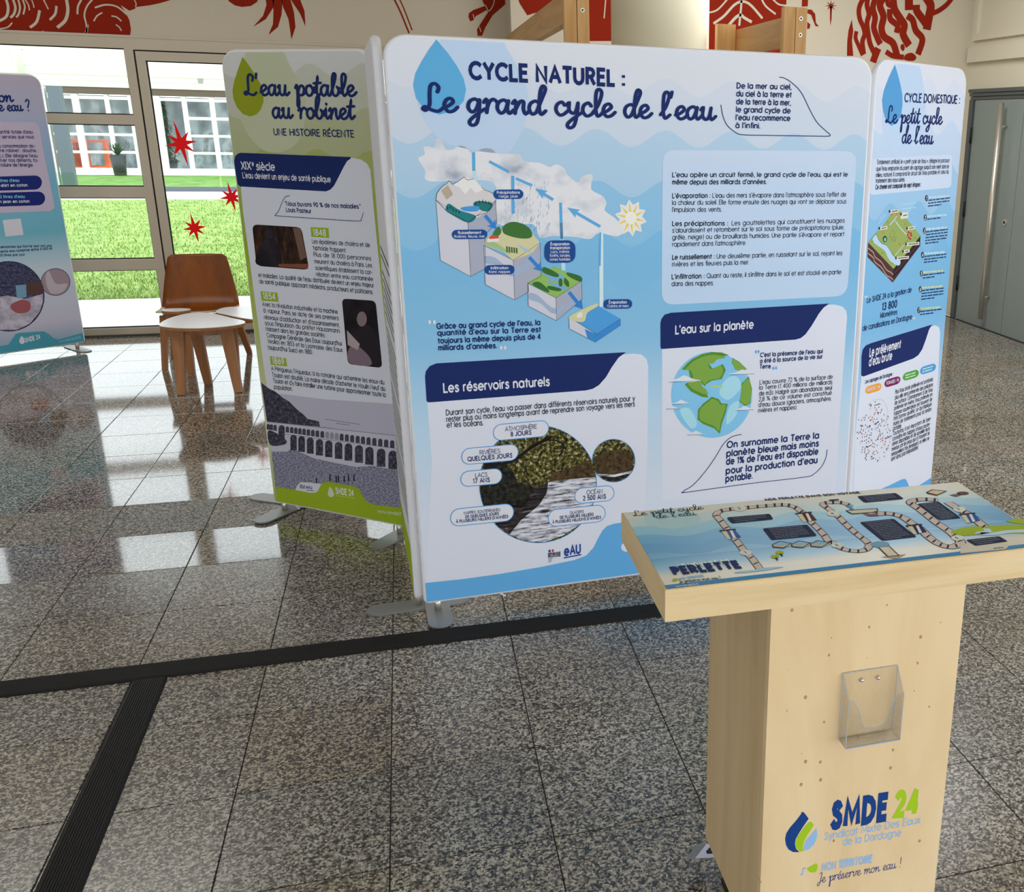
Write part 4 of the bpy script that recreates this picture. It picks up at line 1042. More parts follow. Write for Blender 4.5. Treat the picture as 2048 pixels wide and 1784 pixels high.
for t, a, b in (("Grâce au grand cycle de l'eau, la", (347, 1480), (1120, 1450)), ("quantité d'eau sur la Terre est", (352, 1530), (1124, 1502)), ("toujours la même depuis plus de 4", (356, 1588), (1122, 1555)), ("milliards d'années.", (360, 1640), (798, 1622))): S.text(g, 4, NAVY, t, K(*a), K(*b), 10.2, 13.5)
for x, y, s_ in ((296, 1432, 1), (330, 1432, 1), (828, 1618, -1), (856, 1618, -1)): S.fill(g, 4, WHITE, [K(x + dx, y + dy * s_) for dx, dy in ((0, 18), (-12, -2), (-8, -14), (0, -17), (8, -14), (12, -2))])
# reservoirs box
K = crop(830, 680, 3.304); g = 'reservoir_print'
gradient_print('box_white', [(0.0, (204, 208, 222)), (1.0, (204, 208, 222))], None)
S.fill(g, 1, 'box_white', [K(*p) for p in [(78, 380), (140, 300), (1380, 96), (1440, 90), (1495, 95), (1530, 125), (1541, 175), (1537, 700), (1500, 1640), (66, 1640), (110, 800)]])
S.fill(g, 2, NAVY, [K(*p) for p in [(76, 400), (66, 240), (72, 205), (98, 172), (140, 154), (1394, 80), (1345, 116), (1300, 180), (1262, 245), (1215, 298), (1175, 322), (1130, 333), (95, 412), (82, 410)]])
S.text(g, 4, WHITE, 'Les réservoirs naturels', K(187, 345), K(890, 300), 17.5, 11)
g = 'reservoir_lettering'
for t, a, b in (("Durant son cycle, l'eau va passer dans différents réservoirs naturels pour y", (205, 497), (1452, 400)), ("rester plus ou moins longtemps avant de reprendre son voyage vers les mers", (207, 540), (1452, 438)), ("et les océans.", (210, 578), (452, 562))): S.text(g, 4, BLACK, t, K(*a), K(*b), 10.6, 8.3)
def photo_mat(name, stops, scale, noise=6.0, mscale=(1, 1, 1), k=PK, rough=0.65):
    s = NT(name, 0.75, 0.2); p = s.pos('object', mscale)
    n = s.n('ShaderNodeTexNoise', Scale=scale, Detail=noise, Roughness=rough); s.l(p, 0, n, 'Vector')
    r = s.ramp(stops, k=k); s.l(n, 0, r, 0); s.l(r, 0, s.b, 'Base Color')
photo_mat('photo_foliage', [(0.40, (18, 16, 14)), (0.50, (70, 66, 30)), (0.58, (128, 122, 62)), (0.66, (204, 206, 190))], 75)
photo_mat('photo_shade', [(0.40, (14, 13, 14)), (0.6, (44, 44, 36)), (0.75, (76, 76, 56))], 60)
photo_mat('photo_bank', [(0.35, (30, 24, 18)), (0.6, (84, 66, 40)), (0.75, (112, 92, 56))], 60)
photo_mat('photo_water', [(0.36, (40, 34, 36)), (0.46, (150, 148, 158)), (0.55, (206, 208, 218))], 14, 4.0, (1, 1, 7))
photo_mat('photo_dark_water', [(0.45, (24, 20, 22)), (0.6, (70, 62, 62)), (0.72, (170, 168, 172))], 14, 4.0, (1, 1, 7))
g = 'reservoir_photo_print'; RIM = ink((66, 142, 204))
for c, r in (((812, 952), 386), ((1312, 797), 140)): S.oval(g, 2, RIM, K(*c), r / 3.304 + 1.2, r / 3.304 + 1.2, 48)
big_c = S.oval(g, 2.6, 'photo_foliage', K(812, 952), 386 / 3.304, 386 / 3.304, 48)
S.oval(g, 2.6, 'photo_foliage', K(1312, 797), 140 / 3.304, 140 / 3.304, 36)
def in_circ(pts, c, r):
    out = []
    for x, y in pts:
        d = math.hypot(x - c[0], y - c[1])
        out.append((x, y) if d <= r else (c[0] + (x - c[0]) * r / d, c[1] + (y - c[1]) * r / d))
    return out
CB = ((812, 952), 384)
S.fill(g, 3, 'photo_shade', [K(*p) for p in in_circ([(400, 780), (480, 800), (560, 800), (640, 850), (680, 940), (760, 960), (800, 980), (720, 1100), (600, 1110), (430, 1100), (425, 1000)], *CB)])
S.fill(g, 3, 'photo_dark_water', [K(*p) for p in in_circ([(430, 1090), (600, 1100), (720, 1080), (790, 980), (880, 940), (860, 1080), (700, 1200), (620, 1310), (520, 1240), (450, 1150)], *CB)])
S.fill(g, 3.2, 'photo_water', [K(*p) for p in in_circ([(880, 940), (960, 925), (1195, 905), (1200, 960), (1180, 1080), (1090, 1220), (980, 1290), (860, 1335), (740, 1335), (620, 1290), (700, 1190), (820, 1090), (870, 1010)], *CB)])
S.fill(g, 3.1, 'photo_bank', [K(*p) for p in in_circ([(890, 935), (900, 880), (1000, 850), (1130, 800), (1190, 770), (1197, 905), (1000, 925)], *CB)])
CS = ((1312, 797), 138)
S.fill(g, 3.1, 'photo_bank', [K(*p) for p in in_circ([(1170, 780), (1260, 740), (1360, 720), (1450, 760), (1450, 870), (1320, 892), (1180, 905)], *CS)])
S.fill(g, 3.3, 'photo_water', [K(*p) for p in in_circ([(1180, 905), (1320, 888), (1450, 872), (1440, 890), (1320, 905), (1200, 922)], *CS)])
S.fill(g, 3.2, 'photo_shade', [K(*p) for p in in_circ([(1195, 915), (1420, 890), (1400, 925), (1330, 937), (1230, 936)], *CS)])
for p, w_ in (([(470, 830), (640, 800), (780, 700), (900, 640)], 6), ([(760, 720), (880, 660), (980, 690), (960, 760)], 3)): S.line(g, 3.6, ink((24, 20, 16)), [K(*q) for q in p], w_)
g = 'reservoir_label_lettering'
for c, w_, h_, lines in (((700, 597), 360, 100, (('ATMOSPHÈRE', 210, 0), ('8 JOURS', 138, 1))), ((495, 755), 368, 100, (('RIVIÈRES', 135, 0), ('QUELQUES JOURS', 296, 1))), ((438, 908), 266, 95, (('LACS', 80, 0), ('17 ANS', 112, 1))), ((1185, 1020), 255, 95, (('OCÉAN', 105, 0), ('2 500 ANS', 152, 1)))):
    c = K(*c); g = 'reservoir_label_lettering#%d' % c[1]; S.pill(g, 4.5, WHITE, c, w_ / 3.304, h_ / 3.304, -0.09, RIM, 3)
    for i, (t, tw, bold) in enumerate(lines): S.ctext(g, 6.5, NAVY, t, (c[0], c[1] + (i - 0.5) * 11 + 4.2), tw / 3.304, -0.09, 8.4, 12 if bold else 7.5)
for c, w_, h_, lines in (((443, 1155), 412, 108, (('NAPPES SOUTERRAINES', 238, 0), ('DE QUELQUES JOURS', 222, 1), ("À PLUSIEURS MILLIERS D'ANNÉES", 345, 1))), ((1068, 1160), 372, 106, (('GLACIERS', 92, 0), ('DE PLUSIEURS MILLIERS', 222, 1), ("À PLUSIEURS MILLIONS D'ANNÉES", 322, 1)))):
    c = K(*c); g = 'reservoir_label_lettering#%d' % c[1]; S.pill(g, 4.5, WHITE, c, w_ / 3.304, h_ / 3.304, -0.10, RIM, 3)
    for i, (t, tw, bold) in enumerate(lines): S.ctext(g, 6.5, NAVY, t, (c[0], c[1] + (i - 1) * 7.6 + 3), tw / 3.304, -0.10, 5.4, 13 if bold else 9)
# foot of the panel
g = 'footer_print'
S.fill(g, 3, BLUE, [(849, 1166), (925, 1158), (1000, 1147.6), (1080, 1134), (1148, 1120), (1172, 1111), (1187, 1095), (1196, 1077), (1205, 1061), (1214, 1052), (1227, 1047.5), (1242, 1045), (1330, 1034), (1400, 1026), (1420, 1030), (1440, 1052), (1470, 1072), (1560, 1066), (1686, 1050), (1680, 1092), (1330, 1139), (852, 1204)])
g = 'logo_print'
S.text(g, 4, BLACK, 'RÉPUBLIQUE', (1096, 1110.5), (1121, 1107), 4, 16); S.text(g, 4, BLACK, 'FRANÇAISE'.replace('Ç', 'C'), (1096, 1115.5), (1121, 1112), 4, 16)
S.fill(g, 4, ink((30, 50, 140)), [(1097, 1099.5), (1101, 1099), (1101, 1104), (1097, 1104.5)]); S.fill(g, 4, ink((200, 40, 50)), [(1103.5, 1098.8), (1107.5, 1098.2), (1107.5, 1103.2), (1103.5, 1103.8)])
for y in (1118, 1121, 1124): S.line(g, 4, BLACK, [(1096.5, y), (1105 - (y - 1118) * .5, y - 1.2)], 1.0, False)
S.text(g, 4, ink((34, 66, 140)), 'eAU', (1128, 1111), (1162, 1105), 17, 13); S.line(g, 4, ink((34, 66, 140)), [(1128, 1115.5), (1162, 1109)], 2.6, False)
S.oval(g, 4, WHITE, (1252, 1094), 10, 9)
# planet box
K = crop(1300, 580, 4.055); g = 'planet_print'
S.fill(g, 1, 'box_white', [K(*p) for p in [(98, 470), (180, 300), (1440, 118), (1500, 118), (1560, 134), (1590, 168), (1598, 220), (1540, 1000), (1500, 1700), (98, 1700)]])
S.fill(g, 2, NAVY, [K(*p) for p in [(85, 465), (84, 270), (92, 235), (118, 200), (170, 184), (1454, 110), (1410, 140), (1370, 190), (1310, 290), (1260, 360), (1222, 390), (1180, 402), (105, 478), (90, 476)]])
S.text(g, 4, WHITE, "L'eau sur la planète", K(203, 355), K(838, 308), 16, 10.5)
g = 'planet_lettering'
for t, a, b in (("C'est la présence de l'eau qui", (892, 543), (1400, 510)), ("a été à la source de la vie sur", (890, 592), (1398, 553)), ("Terre.", (888, 637), (985, 632))): S.text(g, 4, NAVY, t, K(*a), K(*b), 8.0, 13)
for t, a, b in (("L'eau couvre 72 % de la surface de", (888, 765), (1480, 718)), ("la Terre (1 400 millions de milliards", (884, 808), (1477, 762)), ("de m3). Malgré son abondance, seul", (882, 856), (1475, 806)), ("2,8 % de ce volume est constitué", (880, 902), (1473, 848)), ("d'eau douce (glaciers, atmosphère,", (878, 948), (1470, 895)), ("rivières et nappes).", (876, 993), (1190, 965))): S.text(g, 4, BLACK, t, K(*a), K(*b), 8.4, 8.3)
for t, a, b in (("On surnomme la Terre la", (620, 1280), (1370, 1200)), ("planète bleue mais moins", (618, 1350), (1367, 1265)), ("de 1% de l'eau est disponible", (615, 1415), (1363, 1330)), ("pour la production d'eau", (612, 1490), (1357, 1400)), ("potable.", (610, 1555), (832, 1525))): S.text(g, 4, NAVY, t, K(*a), K(*b), 12.2, 13)
for x, y, s_ in ((858, 503, 1), (880, 501, 1), (1000, 632, -1), (1022, 630, -1)): S.fill(g, 4, ink((92, 160, 212)), [K(x + dx, y + dy * s_) for dx, dy in ((0, 16), (-9, -2), (-6, -12), (0, -15), (6, -12), (9, -2))])
S.line(g, 4, NAVY, [K(*p) for p in [(740, 1172), (690, 1180), (640, 1205), (590, 1255), (520, 1370), (440, 1480), (350, 1580), (280, 1624), (272, 1636), (300, 1639), (800, 1570), (1250, 1517), (1330, 1490), (1395, 1425), (1428, 1350), (1435, 1295)]], 1.4)
g = 'globe_print'; SEA, LAND, LAND2 = ink((124, 184, 226)), ink((118, 156, 66)), ink((82, 132, 44))
S.oval(g, 3, SEA, K(500, 850), 81, 86, 44)
S.fill(g, 3.4, ink((158, 206, 236)), [K(*p) for p in [(620, 720), (700, 700), (740, 780), (680, 860), (620, 890), (560, 830)]], True); S.fill(g, 3.4, ink((158, 206, 236)), [K(*p) for p in [(240, 980), (320, 960), (380, 1080), (330, 1120)]], True); S.fill(g, 3.4, ink((158, 206, 236)), [K(*p) for p in [(640, 950), (720, 900), (700, 1010), (620, 1090)]], True)
for p in ([(255, 645), (300, 595), (340, 560), (420, 520), (500, 502), (580, 506), (640, 528), (560, 545), (525, 580), (475, 590), (505, 638), (590, 600), (614, 650), (580, 722), (500, 735), (458, 760), (442, 782), (412, 745), (420, 800), (450, 822), (472, 872), (420, 866), (330, 822), (280, 765), (330, 732), (312, 650)],
          [(470, 890), (500, 865), (556, 884), (580, 920), (630, 922), (612, 1000), (582, 1082), (565, 1165), (520, 1122), (430, 1086), (384, 1050), (388, 970), (430, 920)], [(668, 550), (722, 580), (785, 640), (740, 662), (690, 642), (664, 590)], [(738, 760), (800, 700), (826, 800), (812, 920), (770, 942), (724, 905), (742, 820)]):
    S.fill(g, 3.7, LAND2, [K(*q) for q in p]); cx = sum(q[0] for q in p) / len(p); cy = sum(q[1] for q in p) / len(p)
    S.fill(g, 4.0, LAND, [K(cx + (q[0] - cx) * 0.86, cy + (q[1] - cy) * 0.86) for q in p], True)
S.fill(g, 4.0, ink((190, 200, 60)), [K(*p) for p in [(480, 785), (520, 768), (560, 785), (590, 778), (585, 800), (520, 782)]])
for c, w_, h_ in (((275, 722), 135, 34), ((250, 910), 75, 24), ((745, 668), 110, 26), ((765, 960), 82, 24), ((370, 1160), 78, 22), ((185, 955), 60, 14)):
    S.fill(g, 4.4, ink((206, 210, 226)), [K(c[0] + dx * w_, c[1] + dy * h_) for dx, dy in ((-1, .5), (-.6, .1), (-.3, -.3), (0, -.9), (.35, -.4), (.6, 0), (1, .3), (.4, .7), (-.3, .5))], True)
    S.line(g, 4.7, ink((60, 80, 110)), [K(c[0] - w_ * .9, c[1] + h_ * .75), K(c[0], c[1] + h_ * .6), K(c[0] + w_ * .9, c[1] + h_ * .4)], 0.8)
S.finish()

# ---- the small blue panel hinged to its end
th2 = math.radians(32.0)
RO = (BO[0] + (BW + 0.012) * math.cos(th) + 0.004, BO[1] + (BW + 0.012) * math.sin(th) + 0.01)
RW = width_to(RO, th2, 1870, 892)
small, S, W = panel(RO, th2, RW, 'cloth_blue_small', 'narrow blue display panel about the domestic water cycle, hinged to the widest panel', (0.07, -0.05))
K = crop(1690, 90, 3.796); g = 'headline_lettering'
S.fill(g, 1, PALE, [K(*p) for p in [(400, 112), (545, 125), (590, 280), (612, 480), (592, 680), (540, 800), (480, 845), (380, 830), (310, 720), (285, 520)]], True)
S.fill(g, 2, ink((80, 146, 198)), [K(*p) for p in [(378, 148), (398, 215), (420, 300), (434, 380), (436, 450), (424, 535), (392, 598), (350, 612), (312, 580), (288, 500), (281, 420), (296, 340), (330, 250), (356, 195)]])
S.text(g, 4, NAVY, 'CYCLE DOMESTIQUE :', K(448, 430), K(870, 444), 16.5, 12)
S.text(g, 4, NAVY, 'Le petit cycle', K(307, 590), K(727, 602), 35, 10, 'k'); S.text(g, 4, NAVY, "de l'eau", K(430, 745), K(658, 752), 35, 10, 'k')
gradient_print('box_pale', [(0.0, (186, 198, 222)), (1.0, (190, 202, 224))], None)
rbox(S, 'paragraph_print', 1.5, 'box_pale', [K(195, 862), K(815, 832), K(806, 1082), K(186, 1140)], 9)
g = 'paragraph_lettering'
for t, a, b, w in (("Totalement artificiel, le « petit cycle de l'eau », désigne le parcours", (238, 905), (790, 890), 8.3), ("que l'eau emprunte du point de captage jusqu'à son rejet dans le", (234, 955), (786, 935), 8.3), ("milieu naturel. Il comprend le circuit de l'eau potable et celui du", (232, 1003), (785, 975), 8.3), ("traitement des eaux usées.", (230, 1047), (452, 1035), 8.3), ("Ce chemin est composé de sept étapes :", (228, 1095), (577, 1072), 12)): S.text(g, 4, BLACK, t, K(*a), K(*b), 8.6, w)
g = 'step_lettering'; K6 = crop(1820, 380, 6.607); rs = random.Random(11)
for num, c, y0, n, x0, x1 in (('1', (218, 108), 95, 4, 246, 535), ('2', (201, 364), 345, 2, 230, 515), ('3', (189, 538), 512, 6, 215, 500), ('4', (165, 858), 838, 4, 192, 480), ('5', (149, 1104), 1084, 3, 175, 455), ('6', (134, 1312), 1288, 5, 158, 445), ('7', (115, 1588), 1565, 3, 140, 425)):
    g = 'step_lettering#' + num; S.oval(g, 2, BLACK, K6(*c), 2.9, 6.2, 20); S.text(g, 3, ink((220, 216, 200)), num, K6(c[0] - 10, c[1] + 24), K6(c[0] + 6, c[1] + 22), 6.5, 14)
    S.scribble(g, 2, ink((178, 204, 220)) if num in '1234' else ink((188, 196, 150)), K6(x0 - 4, y0 + 4), K6(x1 - 20, y0 - 18), 3.4, rs)
    for i in range(1, n):
        xe = x1 if i < n - 1 else x0 + (x1 - x0) * 0.6
        S.scribble(g, 2, ink((30, 40, 80)), K6(x0 - 3 * i, y0 + 4 + 38 * i), K6(xe - 3 * i, y0 + 4 + 38 * i - 34 * (xe - x0) / (x1 - x0)), 2.2, rs)
g = 'town_print'; K9 = crop(1720, 400, 9.91)
def QF(lay, m, pts, sm=False): S.fill(g, lay, m, [K9(*p) for p in pts], sm)
def QL(lay, m, pts, w, sm=False): S.line(g, lay, m, [K9(*p) for p in pts], w, sm)
SOIL, SOIL2 = ink((74, 48, 48)), ink((40, 26, 34))
QF(1.6, SOIL, [(160, 840), (660, 1365), (645, 1635), (145, 1130)]); QF(1.6, SOIL2, [(660, 1365), (1195, 710), (1190, 900), (645, 1635)])
for dy in (110, 215): QL(2, ink((176, 140, 128)), [(160, 845 + dy), (260, 930 + dy), (300, 1020 + dy), (420, 1120 + dy), (520, 1270 + dy), (600, 1320 + dy), (652, 1370 + dy)], 2.4, True); QL(2, ink((110, 70, 66)), [(660, 1370 + dy * .9), (800, 1220 + dy * .9), (960, 1010 + dy * .9), (1190, 730 + dy * .8)], 1.0)
QF(2, ink((140, 158, 88)), [(160, 840), (300, 670), (460, 500), (620, 270), (745, 165), (860, 300), (1030, 500), (1195, 710), (920, 1060), (660, 1365)])
QF(2.4, ink((170, 196, 224)), [(250, 750), (318, 680), (350, 760), (420, 860), (520, 900), (590, 990), (640, 1090), (720, 1150), (800, 1220), (760, 1300), (620, 1230), (540, 1120), (490, 1010), (340, 900), (270, 840)], True)
QL(2.7, OUT, [(235, 755), (318, 675), (360, 780), (430, 862), (520, 895), (600, 1010), (690, 1140)], 0.7)
QL(2.5, ink((190, 200, 200)), [(700, 420), (800, 560), (930, 700)], 2.2); QL(2.5, ink((176, 186, 220)), [(590, 490), (690, 380), (730, 300)], 3); QL(2.5, ink((182, 196, 190)), [(690, 1100), (790, 980), (900, 860)], 2); QL(2.6, OUT, [(860, 890), (950, 790)], 0.8)
for x, y in ((960, 640), (1000, 660), (940, 690), (1010, 700), (960, 740), (990, 770)): QF(2.8, ink((176, 24, 46)), [(x - 18, y - 16), (x + 16, y - 20), (x + 20, y + 18), (x - 14, y + 20)])
for x, y in ((622, 300), (720, 290), (450, 640), (780, 870)): QF(2.8, ink((200, 110, 50)), [(x - 16, y + 24), (x - 10, y - 18), (x + 18, y - 26), (x + 20, y + 20)])
S.oval(g, 2.8, OUT, K9(490, 775), 4.2, 6.5, 18); S.oval(g, 3.1, ink((110, 180, 196)), K9(492, 782), 2.4, 4.2, 14)
for k in range(26): x, y = rs.uniform(590, 720), rs.uniform(580, 800); QL(2.7, ink((60, 74, 40)), [(x, y), (x - 6, y + 34)], 0.6)
for x, y in ((235, 810), (440, 1030), (630, 1230), (545, 420), (900, 460), (1090, 730)):
    for d in (-14, 4, 18): QL(2.7, ink((60, 74, 40)), [(x + d, y), (x + d - 6, y + 40)], 0.6)
for x0, y0, x1, h in ((575, 190, 765, 60), (800, 245, 950, 120), (370, 525, 535, 60), (920, 525, 1080, 60), (900, 840, 1170, 60), (840, 985, 980, 60), (700, 1115, 965, 60)):
    QF(3.2, ink((206, 202, 194)), [(x0, y0 + 14), (x1, y0 - 10), (x1, y0 - 10 + h), (x0, y0 + 14 + h)]); S.oval(g, 3.5, OUT, K9(x0 + 8, y0 + 36), 1.7, 3.0, 12); QL(3.5, OUT, [(x0 + 50, y0 + 12 + h * .45), (x1 - 22, y0 - 6 + h * .45)], 1.6)
for p in ([(830, 90), (1110, 55)], [(830, 180), (1105, 145)], [(390, 380), (475, 270)], [(360, 480), (525, 265)]): QL(1.8, ink((176, 206, 226)), p, 1.2)
K = crop(1680, 540, 3.877); g = 'figure_lettering'
for t, a, b, c, w in (("Le SMDE 24 a la gestion de", (207, 255), (552, 170), 10.5, 9), ("13 800", (322, 312), (440, 285), 13.5, 12), ("kilomètres", (310, 372), (442, 342), 10, 9), ("de canalisations en Dordogne.", (173, 472), (560, 378), 10.5, 9)): S.text(g, 4, NAVY, t, K(*a), K(*b), c, w)
for x, y in ((193, 210), (206, 207), (565, 376), (577, 373)): S.oval(g, 4, WHITE, K(x, y), 1.3, 2.4, 10)
g = 'intake_print'
S.fill(g, 1.5, 'box_white', [K(*p) for p in [(168, 800), (250, 640), (700, 440), (740, 428), (768, 445), (776, 490), (735, 1300), (720, 1680), (100, 1840), (115, 1300)]])
S.fill(g, 2.5, NAVY, [K(*p) for p in [(164, 818), (166, 668), (176, 615), (200, 585), (240, 567), (713, 423), (690, 460), (664, 540), (636, 615), (606, 660), (570, 685), (180, 826)]])
S.text(g, 4, WHITE, 'Le prélèvement', K(225, 670), K(468, 600), 15.5, 11); S.text(g, 4, WHITE, "d'eau brute", K(220, 745), K(400, 690), 15.5, 11)
g = 'intake_lettering'
S.text(g, 4, NAVY, 'Les captages de Dordogne :', K(193, 880), K(410, 815), 6.6, 12)
for c, col, t, tw in (((258, 918), (222, 150, 50), 'SOURCES : 144', 118), ((405, 866), (116, 24, 86), 'FORAGES : 96', 112), ((547, 815), (76, 150, 52), "", 0), ((681, 767), (74, 148, 206), '', 0)):
    c = K(*c); S.pill(g, 3, ink(col), c, 32, 15.5, -0.30)
    if t: S.ctext(g, 4.5, WHITE, t, (c[0], c[1] + 2.6), tw / 3.877 * 0.86, -0.30, 6, 11)
    else:
        for d in (-2.6, 2.6): S.scribble(g, 4.5, ink((186, 210, 200)), (c[0] - 11, c[1] + d + 3.3), (c[0] + 9, c[1] + d - 2.7), 2.4, rs)
for t, a, b in (("Plus l'eau brute prélevée est profonde,", (425, 962), (720, 858)), ("plus elle sera préservée des pollutions", (423, 1005), (718, 900)), ("de surface. Contrairement à de l'eau", (420, 1047), (716, 938)), ("prélevée en rivière, l'eau prélevée en", (417, 1088), (714, 975)), ("nappes souterraines est souvent de", (415, 1128), (712, 1013)), ("très bonne qualité, ce qui implique", (412, 1168), (708, 1050)), ("moins de traitements pour la rendre", (410, 1208), (706, 1090)), ("potable.", (408, 1245), (475, 1220)),
                ("Toutefois, il est important de bien", (406, 1285), (700, 1165)), ("connaître les nappes d'eaux souter-", (403, 1325), (697, 1205)), ("raines disponibles et de surveiller leurs", (400, 1365), (694, 1240)), ("niveaux car les eaux qui s'y trouvent se", (398, 1405), (692, 1275)), ("renouvellent très lentement, et elles ne", (396, 1445), (690, 1315)), ("sont donc pas inépuisables.", (393, 1483), (605, 1385))): S.text(g, 4, BLACK, t, K(*a), K(*b), 8.0, 8.3)
g = 'map_print'
for k in range(190):
    a = rs.uniform(0, 6.28); r = math.sqrt(rs.random()); x, y = 262 + 130 * r * math.cos(a) * (1 if True else 1), 1260 + 240 * r * math.sin(a)
    if y < 1120 and abs(x - 285) > 70: continue
    S.oval(g, 3, ink(rs.choice([(40, 36, 60), (40, 36, 60), (214, 140, 60), (150, 60, 90), (40, 36, 60)])), K(x, y), 0.85, 1.5, 7)
for p in ([(265, 1050), (300, 1040)], [(262, 1196), (300, 1178)], [(345, 1310), (400, 1285)], [(210, 1372), (245, 1356)]): S.line(g, 3.3, OUT, [K(*q) for q in p], 1.4, False)
for p in ([(250, 1010), (330, 1010), (370, 1100), (350, 1180), (385, 1260), (370, 1400)], [(130, 1260), (200, 1230), (280, 1240), (350, 1300)]): S.line(g, 2.6, ink((164, 172, 190)), [K(*q) for q in p], 0.7)
g = 'footer_print'
S.fill(g, 3, BLUE, [K(*p) for p in [(300, 1705), (370, 1675), (480, 1622), (505, 1618), (520, 1640), (535, 1680), (600, 1676), (660, 1640), (727, 1598), (715, 1720), (300, 1860)]])
S.finish()

# ---- the green panel
th3 = math.radians(-38.6)
GO = on_z(547, 1005, PZ0); GO = (GO.x, GO.y)
GW = width_to(GO, th3, 806, 892) - 0.004
green, S, W = panel(GO, th3, GW, 'cloth_green', 'lime green and white display panel about drinking water, old photographs on it', (0.05, -0.06), 0.34, (0.0066, 0))
K = crop(420, 60, 4.956); g = 'headline_lettering'
S.fill(g, 1, ink((180, 186, 158)), [K(*p) for p in [(385, 182), (690, 182), (780, 330), (860, 480), (930, 640), (948, 800), (930, 960), (850, 1130), (700, 1210), (530, 1190), (390, 1050), (310, 900), (290, 780), (300, 500), (340, 320)]], True)
S.fill(g, 2, ink((136, 146, 30)), [K(*p) for p in [(323, 265), (380, 340), (440, 430), (500, 535), (530, 630), (530, 720), (500, 795), (460, 838), (400, 858), (330, 835), (270, 770), (232, 680), (224, 600), (240, 510), (275, 400)]])
S.text(g, 4, NAVY, "L'eau potable", K(348, 645), K(1428, 655), 42, 12, 'k'); S.text(g, 4, NAVY, 'au robinet', K(626, 872), K(1415, 884), 42, 12, 'k'); S.text(g, 4, NAVY, 'UNE HISTOIRE RÉCENTE', K(635, 1040), K(1432, 1062), 12.6, 11)
g = 'century_print'
S.fill(g, 1.5, 'box_white', [(482, 375), (500, 340), (700, 315), (722, 319), (734, 327), (741, 340), (748, 420), (778, 720), (792, 806), (786, 830), (560, 800), (534, 775), (526, 720), (486, 420)])
S.fill(g, 2.5, NAVY, [K(*p) for p in [(242, 1340), (240, 1300), (252, 1250), (275, 1226), (305, 1217), (1397, 1259), (1396, 1274), (1360, 1300), (1325, 1360), (1275, 1460), (1230, 1545), (1195, 1582), (1150, 1600), (300, 1551), (276, 1530)]])
S.text(g, 4, WHITE, 'XIX', K(312, 1380), K(412, 1382), 15, 10); S.text(g, 4, WHITE, 'e', K(418, 1346), K(438, 1347), 9.5, 10); S.text(g, 4, WHITE, 'siècle', K(462, 1386), K(648, 1392), 15, 10); S.text(g, 4, WHITE, "L'eau devient un enjeu de santé publique", K(327, 1465), K(1200, 1508), 11, 9.5)
g = 'history_lettering'
S.text(g, 4, NAVY, '"Nous buvons 90 % de nos maladies."', K(748, 1740), K(1497, 1770), 8.2, 12)
S.line(g, 4, NAVY, [(580, 391.5), (571, 394), (565, 404), (557, 423), (551, 430), (560, 432), (640, 437.5), (714, 442), (723, 438), (727, 425)], 1.3)
K = crop(470, 420, 5.945)
S.text(g, 4, NAVY, 'Louis Pasteur', K(610, 20), K(912, 38), 8.2, 12)
for t, a, b in (("Les épidémies de choléra et de", (920, 395), (1607, 440)), ("typhoïde frappent.", (930, 470), (1325, 505)), ("Plus de 18 000 personnes", (938, 550), (1622, 600)), ("meurent du choléra à Paris. Les", (948, 632), (1632, 682)), ("scientifiques établissent la cor-", (960, 710), (1637, 765)), ("rélation entre eau contaminée", (968, 785), (1645, 845)), ("et maladies. La qualité de l'eau distribuée devient un enjeu majeur", (282, 795), (1655, 920)), ("de santé publique opposant médecins, producteurs et politiciens.", (292, 870), (1643, 1000)),
                ("Avec la révolution industrielle et la machine", (330, 1140), (1225, 1235)), ("à vapeur, Paris se dote de ses premiers", (342, 1215), (1237, 1310)), ("réseaux d'adduction et d'assainissement,", (350, 1295), (1248, 1392)), ("sous l'impulsion du préfet Haussmann.", (360, 1365), (1258, 1462)), ("Naissent alors les grandes sociétés :", (370, 1435), (1093, 1515)), ("Compagnie Générale des Eaux (aujourd'hui", (382, 1510), (1273, 1612)), ("Veolia) en 1853 et la Lyonnaise des Eaux", (390, 1580), (1283, 1688)), ("(aujourd'hui Suez) en 1880.", (398, 1655), (928, 1715))): S.text(g, 4, BLACK, t, K(*a), K(*b), 8.3, 8.3)
K5 = crop(500, 680, 4.0556)
for t, a, b in (("A Périgueux, l'Aqueduc à la romaine qui achemine les eaux du", (175, 245), (1092, 360)), ("Toulon est doublé. La mairie décide d'acheter le Moulin Neuf du", (182, 297), (1098, 412)), ("Toulon et d'y faire installer une turbine pour approvisionner toute la", (190, 345), (1103, 462)), ("population.", (197, 395), (347, 412))): S.text(g, 4, BLACK, t, K5(*a), K5(*b), 8.3, 8.3)
for t, c4, a, b in (('1848', [K(900, 203), K(1113, 215), K(1123, 332), K(910, 318)], K(930, 298), K(1090, 308)), ('1854', [K(305, 965), K(505, 983), K(520, 1092), K(320, 1078)], K(335, 1052), K(488, 1066)), ('1869', [K5(162, 130), K5(293, 147), K5(303, 215), K5(170, 200)], K5(182, 188), K5(282, 198))):
    S.fill(g, 2.5, LIME, c4); S.text(g, 4, WHITE, t, a, b, 12, 13)
